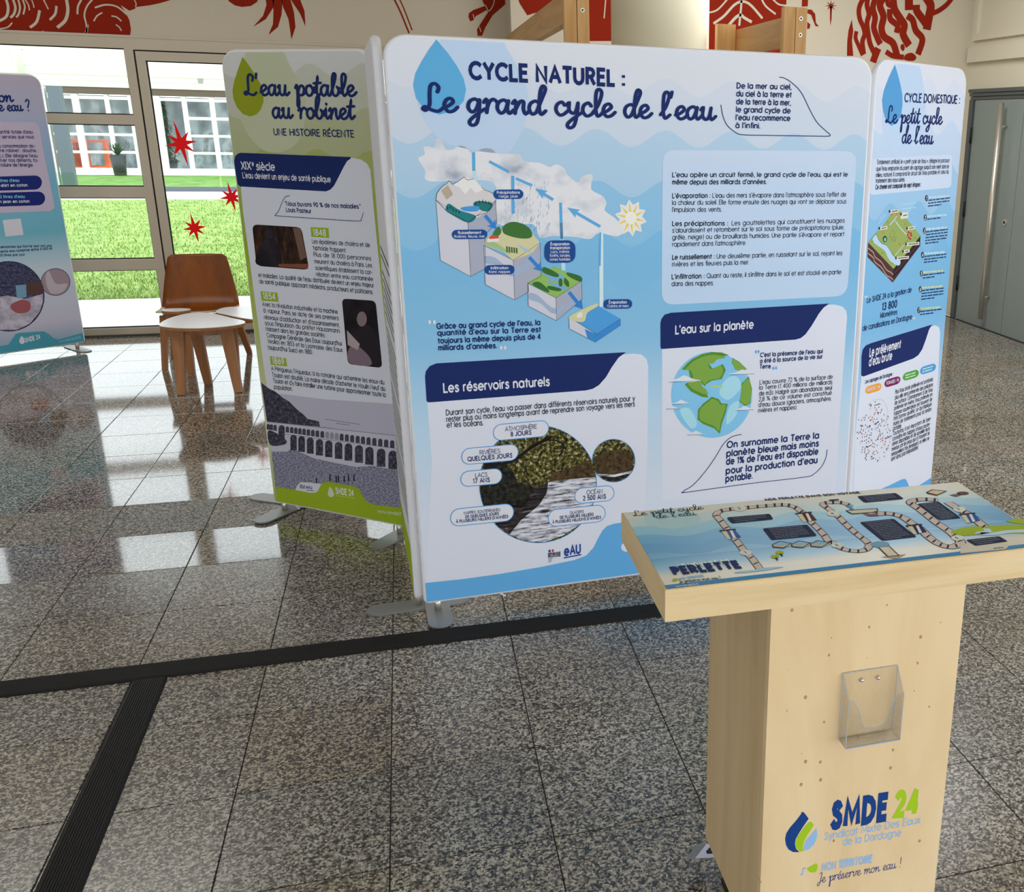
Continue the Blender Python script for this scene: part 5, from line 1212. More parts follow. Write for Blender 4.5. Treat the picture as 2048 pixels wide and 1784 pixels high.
# plain dark pictures in the place of the two portraits
g = 'portrait_print'
photo_mat('photo_brown', [(0.40, (24, 14, 12)), (0.60, (58, 36, 26)), (0.78, (110, 74, 56))], 16, 3.0, (2.2, 1, 0.8))
photo_mat('photo_black', [(0.4, (20, 16, 24)), (0.8, (44, 38, 48))], 10, 2.0)
photo_mat('photo_ground', [(0.36, (70, 70, 92)), (0.5, (124, 124, 148)), (0.62, (164, 164, 184))], 90, 5.0, (1, 1, 2.5))
photo_mat('photo_tree', [(0.36, (34, 32, 44)), (0.55, (66, 64, 80)), (0.72, (120, 118, 138))], 70)
rbox(S, g, 3, 'photo_brown', [K(205, 170), K(790, 205), K(885, 712), K(258, 664)], 12)
S.fill(g, 3.4, 'photo_black', [K(*p) for p in [(250, 560), (330, 380), (430, 340), (520, 420), (560, 600), (520, 670), (280, 655)]], True); S.oval(g, 3.4, 'photo_black', K(425, 280), 11, 15, 20)
S.fill(g, 3.4, ink((108, 82, 72)), [K(*p) for p in [(690, 212), (780, 215), (850, 560), (780, 600)]]); S.fill(g, 3.6, ink((120, 70, 52)), [K(*p) for p in [(520, 640), (870, 640), (870, 700), (520, 672)]])
g = 'portrait_print#2'; rbox(S, g, 3, 'photo_black', [(684, 597), (751.5, 601.5), (765, 736), (696, 728)], 10)
S.fill(g, 3.4, ink((120, 104, 116)), [(697, 700), (712, 690), (738, 712), (741, 731), (700, 726)], True); S.oval(g, 3.4, ink((128, 112, 116)), (724, 638), 10, 15, 22); S.fill(g, 3.2, ink((36, 30, 38)), [(705, 690), (718, 655), (742, 652), (758, 690), (760, 728), (715, 722)], True); S.fill(g, 3.7, ink((168, 152, 156)), [(694, 660), (720, 688), (716, 700), (696, 690)])
g = 'aqueduct_photo_print'
S.fill(g, 2, ink((176, 176, 196)), [K5(*p) for p in [(92, 350), (200, 430), (600, 480), (1180, 520), (1244, 600), (1258, 800), (140, 670)]])
S.fill(g, 2.4, 'photo_ground', [K5(*p) for p in [(145, 640), (1256, 800), (1292, 1400), (215, 1260)]])
S.fill(g, 2.7, 'photo_tree', [K5(*p) for p in [(92, 345), (150, 390), (210, 420), (270, 470), (320, 500), (380, 560), (430, 600), (470, 640), (560, 660), (568, 700), (300, 682), (140, 660)]])
S.fill(g, 3.0, ink((186, 184, 200)), [K5(*p) for p in [(142, 660), (560, 704), (1255, 782), (1272, 1060), (1120, 1045), (1000, 1020), (860, 1030), (760, 1010), (520, 960), (340, 880), (300, 905), (175, 905)]])
S.line(g, 3.4, ink((96, 94, 112)), [K5(p, 662 + (p - 142) * 0.108) for p in (142, 700, 1254)], 0.9); S.line(g, 3.4, ink((110, 108, 126)), [K5(p, 745 + (p - 142) * 0.128) for p in (230, 700, 1260)], 0.9)
def arch(cx, top, w, h, m, lay=3.5):
    S.fill(g, lay, m, [K5(*p) for p in [(cx - w / 2, top + w / 2)] + [(cx - w / 2 * math.cos(math.radians(a)), top + w / 2 - w / 2 * math.sin(math.radians(a))) for a in range(20, 180, 20)] + [(cx + w / 2, top + w / 2), (cx + w / 2, top + h), (cx - w / 2, top + h - 4)]])
for cx in (150, 175, 205, 305, 340, 373, 406, 440, 475, 511, 548, 588, 628, 666, 705, 745, 787, 830, 875, 918, 963, 1010, 1058, 1106, 1155, 1205, 1248): arch(cx, 680 + (cx - 150) * 0.132, 25 + cx * 0.009, 46 + cx * 0.017, ink((66, 64, 84)) if not 600 < cx < 720 else ink((140, 138, 156)))
for cx, t in ((258, 690), (355, 768), (420, 778), (490, 790), (565, 803), (640, 814), (720, 826), (800, 838), (885, 852), (970, 866), (1065, 880), (1160, 896), (1252, 908)): arch(cx, t, 44 + cx * 0.024, 118 + cx * 0.03, 'photo_tree')
S.fill(g, 3.8, 'photo_tree', [K5(*p) for p in [(150, 735), (240, 770), (300, 820), (270, 850), (165, 850)]], True)
for x, y, h in ((540, 1122, 46), (650, 1088, 52), (700, 1102, 50), (718, 1100, 52), (765, 1106, 48), (800, 1092, 50), (845, 1094, 48)): S.line(g, 3.8, ink((34, 32, 46)), [K5(x, y), K5(x + 2, y + h)], 3.0, False)
S.scribble(g, 3.2, ink((110, 112, 140)), K5(612, 642), K5(890, 684), 1.3, rs); S.scribble(g, 3.2, ink((110, 112, 140)), K5(700, 676), K5(808, 690), 1.3, rs)
g = 'footer_print'
S.fill(g, 4.5, LIME, [K5(*p) for p in [(213, 1190), (370, 1215), (490, 1238), (530, 1238), (548, 1220), (570, 1178), (590, 1158), (620, 1149), (660, 1153), (850, 1187), (885, 1208), (912, 1255), (938, 1298), (975, 1325), (1040, 1340), (1288, 1368), (1297, 1512), (760, 1400), (222, 1312)]])
S.fill(g, 4.8, ink((204, 204, 214)), [K5(*p) for p in [(370, 1216), (390, 1172), (408, 1156), (430, 1151), (582, 1165), (552, 1224), (530, 1238), (490, 1238)]])
S.fill(g, 5.2, ink((196, 204, 190)), [K5(*p) for p in [(652, 1190), (682, 1240), (680, 1262), (660, 1274), (640, 1262), (634, 1240)]], True)
S.text(g, 5.2, ink((206, 212, 196)), 'SMDE 24', K5(697, 1243), K5(845, 1264), 11, 13)
S.scribble(g, 5.2, ink((180, 192, 120)), K5(697, 1260), K5(858, 1284), 1.1, rs); S.text(g, 5.2, ink((206, 212, 196)), 'www.smde24.fr', K5(1035, 1398), K5(1283, 1430), 6.4, 8.5)
S.text(g, 5.2, ink((34, 66, 140)), 'eAU', K5(458, 1202), K5(508, 1210), 6, 14); S.line(g, 5.2, ink((34, 66, 140)), [K5(462, 1216), K5(520, 1224)], 1.2, False)
for y in (1176, 1186, 1196): S.scribble(g, 5.2, BLACK, K5(406, y), K5(448, y + 5), 1.4, rs)
S.finish()

# ---- the panel seen along its edge, between the green and the big one
near, far = Vector((-0.066, 3.512)), Vector((-0.108, 4.215))
dE = near - far; th4 = math.atan2(dE.y, dE.x)
edge, S, W = panel((far.x, far.y), th4, dE.length, 'cloth_plain', 'white display panel seen edge-on between the green and the widest panel', (-0.045,), 0.37)
g = 'footer_print'
S.fill(g, 1, LIME, [(W - 0.012, PZ0 + 0.01), (W - 0.012, 0.26), (W * 0.5, 0.22), (0.02, 0.2), (0.02, PZ0 + 0.01)], uv=True)
rows = [(0.34 + 0.032 * k, 0.010, BLACK) for k in range(30) if k % 7 != 6]
for z0, hh, m in rows: S.fill('text_row_print', 1, m, [(0.08, z0), (W - 0.016 if hh < 0.05 else W - 0.1, z0), (W - 0.016 if hh < 0.05 else W - 0.14, z0 + hh), (0.08, z0 + hh)], uv=True)
S.finish()
# ---- plain panel folded back behind the green one (only its foot and edge show)
th5 = math.radians(57); ho = (GO[0] + 0.028, GO[1] + 0.075)
panel(ho, th5, 0.62, 'cloth_plain', 'plain white display panel folded back behind the green panel', (0.05,), 0.40)

# ---- the teal panel by the window
th6 = math.radians(37.0)
e6 = on_z(173, 690, PZ0 - 0.02); W6 = 0.80
TO = (e6.x - W6 * math.cos(th6), e6.y - W6 * math.sin(th6))
teal, S, W = panel(TO, th6, W6, 'cloth_teal', 'teal and lilac display panel by the window with round photographs on it', (0.05, -0.06), 0.34)
K = crop(0, 120, 2.973); g = 'headline_lettering'
S.text(g, 4, NAVY, 'on', K(-6, 248), K(70, 248), 25, 12, 'k'); S.text(g, 4, NAVY, 'e eau ?', K(-4, 303), K(180, 303), 23, 12, 'k')
gradient_print('box_lilac', [(0.0, (184, 174, 198)), (1.0, (172, 162, 184))], None)
g = 'paragraph_print'
S.fill(g, 1.5, 'box_lilac', [K(*p) for p in [(-120, 366), (195, 370), (222, 380), (236, 410), (250, 500), (322, 860), (322, 880), (300, 898), (-60, 912)]])
g = 'paragraph_lettering'
for t, x1, y in (("antité totale d'eau", 195, 437), ("t services que nous", 202, 466), ("s consommation do-", 209, 520), ("tre robinet : douche,", 219, 547), ("c.). Elle désigne l'eau", 224, 578), ("tiver nos aliments, fa-", 228, 605), ("roduire de l'énergie.", 199, 633)): S.text(g, 4, NAVY, t, K(-4, y), K(x1, y), 6.6, 10)
for y0, y1, xr, t1, x1, t2, x2 in ((690, 774, 249, "litres d'eau", 115, "-shirt en coton", 164), (786, 868, 268, "0 litres d'eau", 148, "n jean en coton", 176)):
    g = 'label_lettering#%d' % y0; S.pill(g, 3, ink((22, 36, 104)), K((xr - 220) / 2 - 20, (y0 + y1) / 2 + 3), (xr + 260) / 2.973, (y1 - y0) / 2.973, -0.03)
    S.text(g, 4.5, ink((120, 190, 216)), t1, K(-2, y0 + 35), K(x1, y0 + 33), 5.6, 11); S.text(g, 4.5, WHITE, t2, K(-2, y0 + 64), K(x2, y0 + 61), 5.6, 11)
S.fill('blank_square_print', 3, ink((196, 196, 210)), [K(*p) for p in [(15, 952), (122, 942), (140, 1040), (32, 1050)]])
g = 'test_lettering'
for t, x1, y, dy in (("personnes qui font le test ont une", 308, 1118, -8), ("reinte eau comprise entre 4 000 et", 312, 1146, -20), ("00 litres par jour.", 152, 1168, -6)): S.text(g, 4, NAVY, t, K(-4, y), K(x1, y + dy), 4.8, 11)
g = 'round_photo_print'
photo_mat('photo_night', [(0.4, (40, 42, 66)), (0.6, (78, 80, 110)), (0.75, (120, 110, 120))], 60)
photo_mat('photo_cloth', [(0.4, (150, 146, 166)), (0.6, (190, 184, 200))], 14)
S.oval(g, 3, NAVY, K(52, 1405), 71.5, 70.5, 40); S.oval(g, 3.4, 'photo_night', K(52, 1405), 70.3, 69.3, 40)
S.fill(g, 3.7, 'photo_cloth', [K(*p) for p in in_circ([(-160, 1440), (40, 1400), (150, 1420), (255, 1390), (262, 1440), (240, 1500), (180, 1570), (100, 1608), (0, 1620), (-100, 1560)], (52, 1405), 205)])
S.fill(g, 4, ink((110, 150, 176)), [K(*p) for p in [(92, 1340), (155, 1335), (158, 1410), (100, 1418)]]); S.fill(g, 4, ink((150, 84, 92)), [K(*p) for p in [(60, 1460), (130, 1425), (180, 1445), (170, 1495), (100, 1505)]], True); S.fill(g, 4, ink((84, 60, 60)), [K(*p) for p in [(160, 1330), (240, 1320), (255, 1380), (170, 1395)]], True)
S.oval(g, 3, NAVY, K(330, 1320), 29.5, 27.5, 30); S.oval(g, 3.4, ink((146, 130, 140)), K(330, 1320), 28.4, 26.4, 30); S.fill(g, 3.7, ink((176, 166, 178)), [K(*p) for p in [(270, 1300), (290, 1255), (330, 1330), (400, 1330), (370, 1380), (300, 1385)]], True)
g = 'footer_print'
S.fill(g, 3, ink((70, 148, 172)), [K(*p) for p in [(-150, 1735), (0, 1702), (50, 1692), (75, 1655), (92, 1630), (115, 1622), (262, 1613), (290, 1630), (320, 1655), (345, 1662), (490, 1622), (516, 1688), (-140, 1788)]])
S.text(g, 4.5, WHITE, 'SMDE 24', K(150, 1678), K(240, 1655), 8, 13); S.fill(g, 4.5, WHITE, [K(*p) for p in [(128, 1642), (146, 1665), (142, 1684), (126, 1688), (114, 1672)]], True)
S.text(g, 4.5, ink((150, 196, 210)), 'www.smde24.fr', K(350, 1680), K(482, 1654), 4.6, 8)
S.finish()
# ------------------------------------------------------------------ petal tables and the plywood chair by the glass door
ZT = 0.452
def petal_table(outline, legs, label, feet_in=0.0):
    pts = [on_z(x, y, ZT) if isinstance(x, (int, float)) and abs(x) > 20 else Vector((x, y, ZT)) for x, y in outline]
    c = sum((Vector((p.x, p.y)) for p in pts), Vector((0, 0))) / len(pts)
    root = empty('petal_table', (c.x, c.y, 0)); tag(root, label, 'table', 'white petal tables by the glass door')
    q = catmull([(p.x - c.x, p.y - c.y) for p in pts], 4, True)
    MB().prism(q, ZT - 0.004, ZT, 'white_laminate').build('top_laminate', root, fixn=True)
    MB().prism([(x * 0.995, y * 0.995) for x, y in q], ZT - 0.022, ZT - 0.004, 'oak_leg').build('tabletop', root, fixn=True)
    rail = MB()
    tops = []
    for fx, fy, tx, ty in legs:
        MB().beam((fx - c.x, fy - c.y, 0), (tx - c.x, ty - c.y, ZT - 0.022), 0.045, 0.052, 'oak_leg', (0, 1, 0), 0.075, 0.06).build('leg', root)
        tops.append((tx - c.x, ty - c.y))
    for i in range(len(tops)):
        a, b = tops[i], tops[(i + 1) % len(tops)]
        rail.beam((a[0], a[1], ZT - 0.047), (b[0], b[1], ZT - 0.047), 0.024, 0.048, 'oak_leg')
    rail.build('rail_frame', root)
    return root
petal_table([(318, 650), (330, 640), (352, 632), (380, 626), (410, 624.8), (436, 629), (462, 635.5), (488, 641.5), (486, 647), (455, 652), (410, 655.5), (370, 656), (335, 654)],
            [(-1.479, 7.03, -1.46, 7.10), (-1.138, 7.02, -1.18, 7.10), (-1.363, 7.30, -1.40, 7.30)], 'white petal-shaped low table standing free in front of the chair')
petal_table([(432, 624), (438, 618), (452, 614.5), (475, 613), (510, 612), (540, 616), (552, 627), (540, 637), (510, 638.5), (480, 635), (450, 628.5)],
            [(-1.205, 7.43, -1.20, 7.45), (-0.95, 7.46, -0.98, 7.48), (-1.02, 7.72, -1.04, 7.70)], 'white petal-shaped low table half hidden by the green panel')
petal_table([(-1.665, 7.68), (-1.64, 7.63), (-1.58, 7.605), (-1.53, 7.61), (-1.49, 7.64), (-1.48, 7.67), (-1.50, 7.70), (-1.56, 7.725), (-1.63, 7.72)],
            [(-1.60, 7.665, -1.60, 7.665), (-1.53, 7.665, -1.53, 7.665)], 'small white table end showing under the chair shell')
def chair():
    cx, cy = -1.485, 7.98
    root = empty('plywood_chair', (cx, cy, 0)); tag(root, 'brown plywood shell chair on wooden legs before the glass door', 'chair')
    prof = [(-0.225, 0.42, 0.235), (-0.13, 0.405, 0.25), (0.0, 0.395, 0.258), (0.08, 0.402, 0.258), (0.125, 0.430, 0.255), (0.150, 0.485, 0.248), (0.175, 0.60, 0.228), (0.20, 0.70, 0.208), (0.212, 0.752, 0.196), (0.215, 0.772, 0.170)]
    n = 13; V = []; t = 0.012
    for side in (0, 1):
        for k, (y, z, hw) in enumerate(prof):
            a = prof[max(k - 1, 0)]; b = prof[min(k + 1, len(prof) - 1)]
            dy, dz = b[0] - a[0], b[1] - a[1]; L = math.hypot(dy, dz) or 1; ny, nz = -dz / L, dy / L
            for i in range(n):
                s_ = -1 + 2 * i / (n - 1); bow = 0.03 * s_ * s_ * (1 if k > 3 else 0.4)
                V.append((s_ * hw, y + ny * (t * side * -1) - (bow if k > 3 else 0), z + nz * (t * side * -1) + (bow * 0.8 if k <= 3 else 0)))
    N = len(prof) * n; F = []
    for k in range(len(prof) - 1):
        for i in range(n - 1):
            a = k * n + i; F.append((a, a + 1, a + n + 1, a + n)); F.append((N + a, N + a + n, N + a + n + 1, N + a + 1))
    m = MB(); m.add(V, F, 'walnut_shell')
    rim = []
    for i in range(n - 1): rim += [(i, N + i, N + i + 1, i + 1), ((len(prof) - 1) * n + i, (len(prof) - 1) * n + i + 1, N + (len(prof) - 1) * n + i + 1, N + (len(prof) - 1) * n + i)]
    for k in range(len(prof) - 1): rim += [(k * n, (k + 1) * n, N + (k + 1) * n, N + k * n), (k * n + n - 1, N + k * n + n - 1, N + (k + 1) * n + n - 1, (k + 1) * n + n - 1)]
    e0 = len(m.f); k2 = m.slot('birch_edge')
    for f in rim: m.f.append(f); m.mi.append(k2)
    m.build('seat_shell', root, True, True)
    for sx in (-1, 1):
        MB().beam((sx * 0.262, 0.26, 0), (sx * 0.20, 0.16, 0.375), 0.036, 0.036, 'oak_leg', (0, 1, 0), 0.05, 0.05).build('leg', root)
        MB().beam((sx * 0.235, -0.20, 0), (sx * 0.20, -0.16, 0.385), 0.036, 0.036, 'oak_leg', (0, 1, 0), 0.05, 0.05).build('leg', root)
    MB().box(-0.2, 0.2, 0.12, 0.15, 0.35, 0.385, 'oak_leg').box(-0.2, 0.2, -0.17, -0.14, 0.36, 0.39, 'oak_leg').build('seat_rail', root)
chair()

# ------------------------------------------------------------------ birch lectern on casters
HT = 0.974
tl, fl_, br = on_z(1241, 1025, HT), on_z(1332, 1180, HT), on_z(1915, 962, HT)
LX0, LX1, LY0, LY1 = (tl.x + fl_.x) / 2, br.x, fl_.y, tl.y
TT = HT - on_y(1335, 1244, LY0).z
BX0, BX1 = on_y(1543, 1224, LY0).x, on_y(1932, 1178, LY0).x
BY0, BY1, BZ0 = LY0 + 0.001, LY1 + 0.004, 0.118
lec = empty('lectern', ((BX0 + BX1) / 2, (BY0 + BY1) / 2, 0)); tag(lec, 'birch plywood game lectern on casters with a blue printed top', 'lectern')
OX, OY = lec.location.x, lec.location.y
def lbox(name, x0, x1, y0, y1, z0, z1, m, parent=None):
    return MB().box(x0 - OX, x1 - OX, y0 - OY, y1 - OY, z0, z1, m).build(name, parent or lec)
tp = MB(); x0, x1, y0, y1 = LX0 - OX, LX1 - OX, LY0 - OY, LY1 - OY
bv = 0.0015
tp.box(x0, x1, y0, y1, HT - TT, HT - bv, 'birch_edge'); tp.box(x0 + bv, x1 - bv, y0 + bv, y1 - bv, HT - bv, HT - 0.0004, 'birch_edge')
top = tp.build('table_top', lec)
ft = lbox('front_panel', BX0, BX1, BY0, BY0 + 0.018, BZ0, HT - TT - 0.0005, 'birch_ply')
lbox('side_panel', BX0, BX0 + 0.018, BY0 + 0.0185, BY1, BZ0, HT - TT - 0.0005, 'birch_ply_shaded')
lbox('side_panel', BX1 - 0.018, BX1, BY0 + 0.0185, BY1, BZ0, HT - TT - 0.0005, 'birch_ply_shaded')
lbox('back_panel', BX0 + 0.0185, BX1 - 0.0185, BY1 - 0.018, BY1, BZ0, HT - TT - 0.0005, 'birch_ply_shaded')
lbox('base_board', BX0 + 0.0185, BX1 - 0.0185, BY0 + 0.0185, BY1 - 0.0185, BZ0, BZ0 + 0.018, 'birch_ply_shaded')
def caster(x, y, brake):
    c = empty('caster', (x - OX, y - OY, 0)); c.parent = lec
    MB().cyl((-0.013, 0, 0.046), (0.013, 0, 0.046), 0.045, 'black_rubber_wheel', 28).build('wheel', c, True)
    b = MB().cyl((-0.016, 0, 0.046), (0.016, 0, 0.046), 0.012, 'pier_grey', 14)
    b.build('axle', c)
    f = MB().box(-0.036, 0.036, -0.036, 0.036, 0.112, 0.118, 'chrome')
    for s_ in (-1, 1): f.prism([(-0.012, 0.036), (0.014, 0.036), (0.034, 0.112), (-0.030, 0.112)], s_ * 0.021, s_ * 0.018, 'chrome', lambda a, b, c: (c, a, b))
    f.build('fork', c)
    if brake:
        k = MB().beam((-0.004, 0.022, 0.092), (-0.050, 0.068, 0.062), 0.058, 0.004, 'chrome'); k.beam((-0.048, 0.070, 0.060), (-0.066, 0.088, 0.050), 0.052, 0.006, 'steel_grey_paint'); k.beam((-0.014, 0.030, 0.0885), (-0.036, 0.056, 0.0740), 0.018, 0.004, 'gasket')
        k.build('brake_pedal', c)
for cx_, cy_, bk in ((BX0 + 0.045, BY1 - 0.05, True), (BX1 - 0.045, BY1 - 0.05, True), (BX0 + 0.045, BY0 + 0.06, False), (BX1 - 0.045, BY0 + 0.06, False)): caster(cx_, cy_, bk)

# printed game board on the top
S = Surf(lambda x, y: (lambda P: (P.x - OX, P.y - OY))(on_z(x, y, HT)), lambda u, v, o: (u, v, HT + o), top)
def board_mat():
    s = NT('board_print', 0.32, 0.35)
    tc = s.n('ShaderNodeTexCoord'); sp = s.n('ShaderNodeSeparateXYZ'); s.l(tc, 'Object', sp, 0)
    ph = s.math('MULTIPLY', (sp, 0), 2 * math.pi / 0.17); sn = s.math('SINE', (ph, 0), None); sa = s.math('MULTIPLY', (sn, 0), 0.012)
    zz = s.math('ADD', (sp, 1), (sa, 0)); q = s.math('DIVIDE', (zz, 0), 0.045); q2 = s.math('FLOOR', (q, 0), None); q3 = s.math('MULTIPLY', (q2, 0), 0.045)
    up = s.math('GREATER_THAN', (sp, 1), -0.06); w_ = s.math('MULTIPLY', (up, 0), 0.75)
    d = s.math('SUBTRACT', (q3, 0), (sp, 1)); d2 = s.math('MULTIPLY_ADD', (d, 0), (w_, 0)); s.l(sp, 1, d2, 2)
    h = s.math('MULTIPLY_ADD', (d2, 0), 1 / (LY1 - LY0)); h.inputs[2].default_value = 0.5
    r = s.ramp([(0.0, (192, 184, 164)), (0.13, (190, 186, 170)), (0.22, (120, 164, 186)), (0.34, (62, 132, 176)), (0.50, (74, 142, 182)), (0.64, (124, 172, 190)), (0.78, (176, 188, 182)), (0.92, (196, 190, 172)), (1.0, (196, 188, 168))], k=1.25)
    s.l(h, 0, r, 0); s.l(r, 0, s.b, 'Base Color')
board_mat()
e = 0.0035
S.fill('board_print', 0.5, 'board_print', [(x0 + e, y0 + e), (x1 - e, y0 + e), (x1 - e, y1 - e), (x0 + e, y1 - e)], uv=True)
S.fill('board_print', 1.0, ink((58, 126, 172)), [(x0 + e, y0 + e), (x1 - e, y0 + e), (x1 - e, y0 + 0.018), (x0 + e, y0 + 0.018)], uv=True)
K1, K2 = crop(1230, 950, 4.763), crop(1620, 950, 4.785)
g = 'board_lettering'
S.oval(g, 0.9, ink((160, 190, 196)), K1(545, 420), 56, 20, 30)
S.text(g, 3, BLACK, 'Le petit cycle', K1(182, 395), K1(835, 330), 11, 6, 'k'); S.text(g, 3, BLACK, "de l'eau", K1(400, 418), K1(765, 385), 10, 6, 'k')
g = 'board_title_lettering'; S.text(g, 3, BLACK, 'AIDE PERLETTE DANS SON VOYAGE', K1(1427, 246), K2(485, 176), 3.4, 17)
g = 'game_name_lettering'; S.text(g, 3, ink((208, 216, 200)), 'LE VOYAGE DE', K1(612, 892), K1(1100, 842), 7, 17)
S.text(g, 3.5, NAVY, 'PERLETTE', K1(557, 950), K1(1210, 882), 13, 20)
g = 'slogan_lettering'; S.text(g, 3, BLACK, 'Je préserve mon eau !', K1(612, 1032), K1(1012, 990), 6.5, 9, 'k'); S.text(g, 3, ink((120, 178, 210)), 'MON TERRITOIRE', K1(612, 1002), K1(850, 972), 4, 12); S.fill(g, 3, ink((150, 172, 30)), [K1(*p) for p in [(545, 1003), (570, 990), (598, 992), (590, 1010), (556, 1014)]], True)
g = 'address_lettering'; S.text(g, 3, ink((190, 200, 196)), 'www.smde24.fr', K1(582, 1074), K1(802, 1052), 4, 8)
g = 'pipe_print'; PIPE, PEDGE = ink((190, 176, 168)), ink((48, 40, 52))
paths = [[K1(*p) for p in [(1385, 905), (1330, 830), (1290, 780), (1240, 735), (1165, 640), (1100, 560), (1060, 505), (1000, 430), (965, 390), (985, 355), (1050, 335), (1190, 320), (1400, 300), (1590, 286), (1690, 300), (1760, 340), (1830, 410), (1890, 470), (1980, 560), (2040, 640)]] + [K2(*p) for p in [(220, 650), (290, 700), (380, 725), (480, 730), (545, 710), (565, 670), (530, 630), (440, 560), (350, 480), (260, 390), (170, 320), (125, 285), (150, 270), (240, 264), (330, 272), (380, 300)]],
         [K2(*p) for p in [(560, 380), (620, 378), (720, 370), (820, 382), (900, 412), (970, 462), (1060, 520), (1130, 590), (1230, 660), (1340, 690), (1430, 668), (1440, 640), (1400, 600), (1330, 540), (1200, 450), (1100, 370), (1020, 310), (965, 272), (990, 246), (1090, 235), (1210, 242)]], [K2(*p) for p in [(1330, 270), (1430, 330), (1540, 395), (1610, 450), (1690, 515)]]]
for P in paths:
    S.line(g, 1.6, PEDGE, P, 7.6); S.line(g, 2.0, PIPE, P, 6.2)
    q = catmull(P, 5)
    L = 0.0
    for i in range(1, len(q)):
        L += math.dist(q[i - 1], q[i])
        if L > 14:
            L = 0; d = (q[i][0] - q[i - 1][0], q[i][1] - q[i - 1][1]); k = math.hypot(*d) or 1; nx, ny = -d[1] / k * 5, d[0] / k * 3.2
            if i < len(q) - 1: S.line(g, 2.4, PEDGE, [(q[i][0] - nx, q[i][1] - ny), (q[i][0] + nx, q[i][1] + ny)], 1.5, False)
for c, t in ((K1(1245, 743), '1'), (K1(1190, 322), '2'), (K2(260, 675), '3'), (K2(222, 373), '4'), (K2(1412, 605), '6'), (K2(1432, 332), '7')):
    S.oval(g, 3, ink((200, 200, 190)), c, 12.5, 5.4, 24); S.text(g, 3.6, ink((70, 130, 170)), t, (c[0] - 3, c[1] + 2), (c[0] + 3, c[1] + 1.4), 4, 14)
g = 'speech_box_print'; DARK = ink((26, 32, 58)); rs2 = random.Random(21)
for KK, c4, n in ((K1, [(1062, 408), (1475, 373), (1510, 425), (1112, 465)], 3), (K1, [(1405, 514), (1830, 476), (1925, 582), (1490, 622)], 7), (K2, [(450, 207), (820, 175), (900, 232), (520, 268)], 4), (K2, [(475, 456), (800, 422), (1022, 595), (690, 632)], 12), (K2, [(1025, 280), (1230, 258), (1445, 415), (1240, 433)], 12), (K2, [(1490, 625), (1810, 590), (1895, 640), (1580, 683)], 3)):
    c = [KK(*p) for p in c4]; g = 'speech_box_print#%d' % (c[0][0] + c[0][1]); rbox(S, g, 3, DARK, c, 4)
    for i in range(n):
        t = (i + 0.8) / (n + 0.6)
        a = [c[0][j] + (c[3][j] - c[0][j]) * t for j in (0, 1)]; b = [c[1][j] + (c[2][j] - c[1][j]) * t for j in (0, 1)]
        i0, i1 = 0.12, 0.88 if i < n - 1 else 0.6
        S.scribble(g, 3.5, ink((120, 128, 146)), [a[j] + (b[j] - a[j]) * i0 for j in (0, 1)], [a[j] + (b[j] - a[j]) * i1 for j in (0, 1)], 0.75, rs2)
g = 'landscape_print'
def BF(KK, lay, m, pts, sm=False):
    global g
    g = 'landscape_print#%d_%d' % (KK(*pts[0])[0] // 10, KK(*pts[0])[1] // 6); S.fill(g, lay, m, [KK(*p) for p in pts], sm)
def BLN(KK, pts, w=0.8, lay=4): S.line(g, lay, PEDGE, [KK(*p) for p in pts], w, False)
for dx in (0, 182, 362):
    BF(K1, 2.6, ink((130, 168, 190)), [(1500 + dx, 668 - dx * .02), (1570 + dx, 636 - dx * .02), (1680 + dx, 655 - dx * .02), (1600 + dx, 680 - dx * .02)]); BF(K1, 2.6, ink((186, 158, 128)), [(1500 + dx, 668 - dx * .02), (1600 + dx, 680 - dx * .02), (1602 + dx, 700 - dx * .02), (1506 + dx, 690 - dx * .02)]); BF(K1, 2.6, ink((206, 186, 150)), [(1600 + dx, 680 - dx * .02), (1680 + dx, 655 - dx * .02), (1672 + dx, 676 - dx * .02), (1602 + dx, 700 - dx * .02)])
    BLN(K1, [(1500 + dx, 668 - dx * .02), (1570 + dx, 636 - dx * .02), (1680 + dx, 655 - dx * .02), (1602 + dx, 700 - dx * .02), (1506 + dx, 690 - dx * .02), (1500 + dx, 668 - dx * .02)])
for x, y in ((1568, 742), (1524, 780)): S.oval(g, 2.6, ink((150, 166, 36)), K1(x, y), 8.5, 3.8, 16); BLN(K1, [(x + 10, y + 14), (x + 24, y + 34)], 1.6)
def dam(KK, x, y, col):
    BF(KK, 2.8, ink((196, 188, 160)), [(x, y), (x + 60, y - 4), (x + 100, y + 78), (x + 60, y + 82)]); BF(KK, 2.9, ink(col), [(x + 46, y - 4), (x + 130, y - 10), (x + 190, y + 60), (x + 96, y + 78)]); BF(KK, 3.1, ink((206, 206, 206)), [(x + 78, y - 8), (x + 104, y - 10), (x + 142, y + 66), (x + 116, y + 72)]); BLN(KK, [(x - 8, y + 2), (x + 136, y - 12)], 2.4)
dam(K1, 1010, 535, (52, 88, 150)); dam(K1, 1732, 372, (84, 40, 24)); dam(K2, 930, 490, (24, 34, 82)); dam(K2, 1440, 382, (36, 78, 140))
BF(K1, 2.4, ink((150, 186, 206)), [(1155, 925), (1330, 905), (1440, 885), (1608, 878), (1480, 905), (1300, 928), (1160, 938)], True)
BF(K2, 2.6, ink((196, 186, 164)), [(345, 346), (640, 325), (648, 348), (600, 362), (400, 376)]); BLN(K2, [(345, 346), (640, 325), (648, 348), (600, 362), (400, 376), (345, 346)]); BLN(K2, [(190, 246), (270, 240)], 2.2)
S.line(g, 2.7, ink((120, 92, 96)), [K2(*p) for p in [(530, 372), (570, 386), (620, 384), (630, 376)]], 4); BF(K2, 2.5, ink((76, 138, 182)), [(345, 285), (385, 295), (420, 330), (385, 336)])
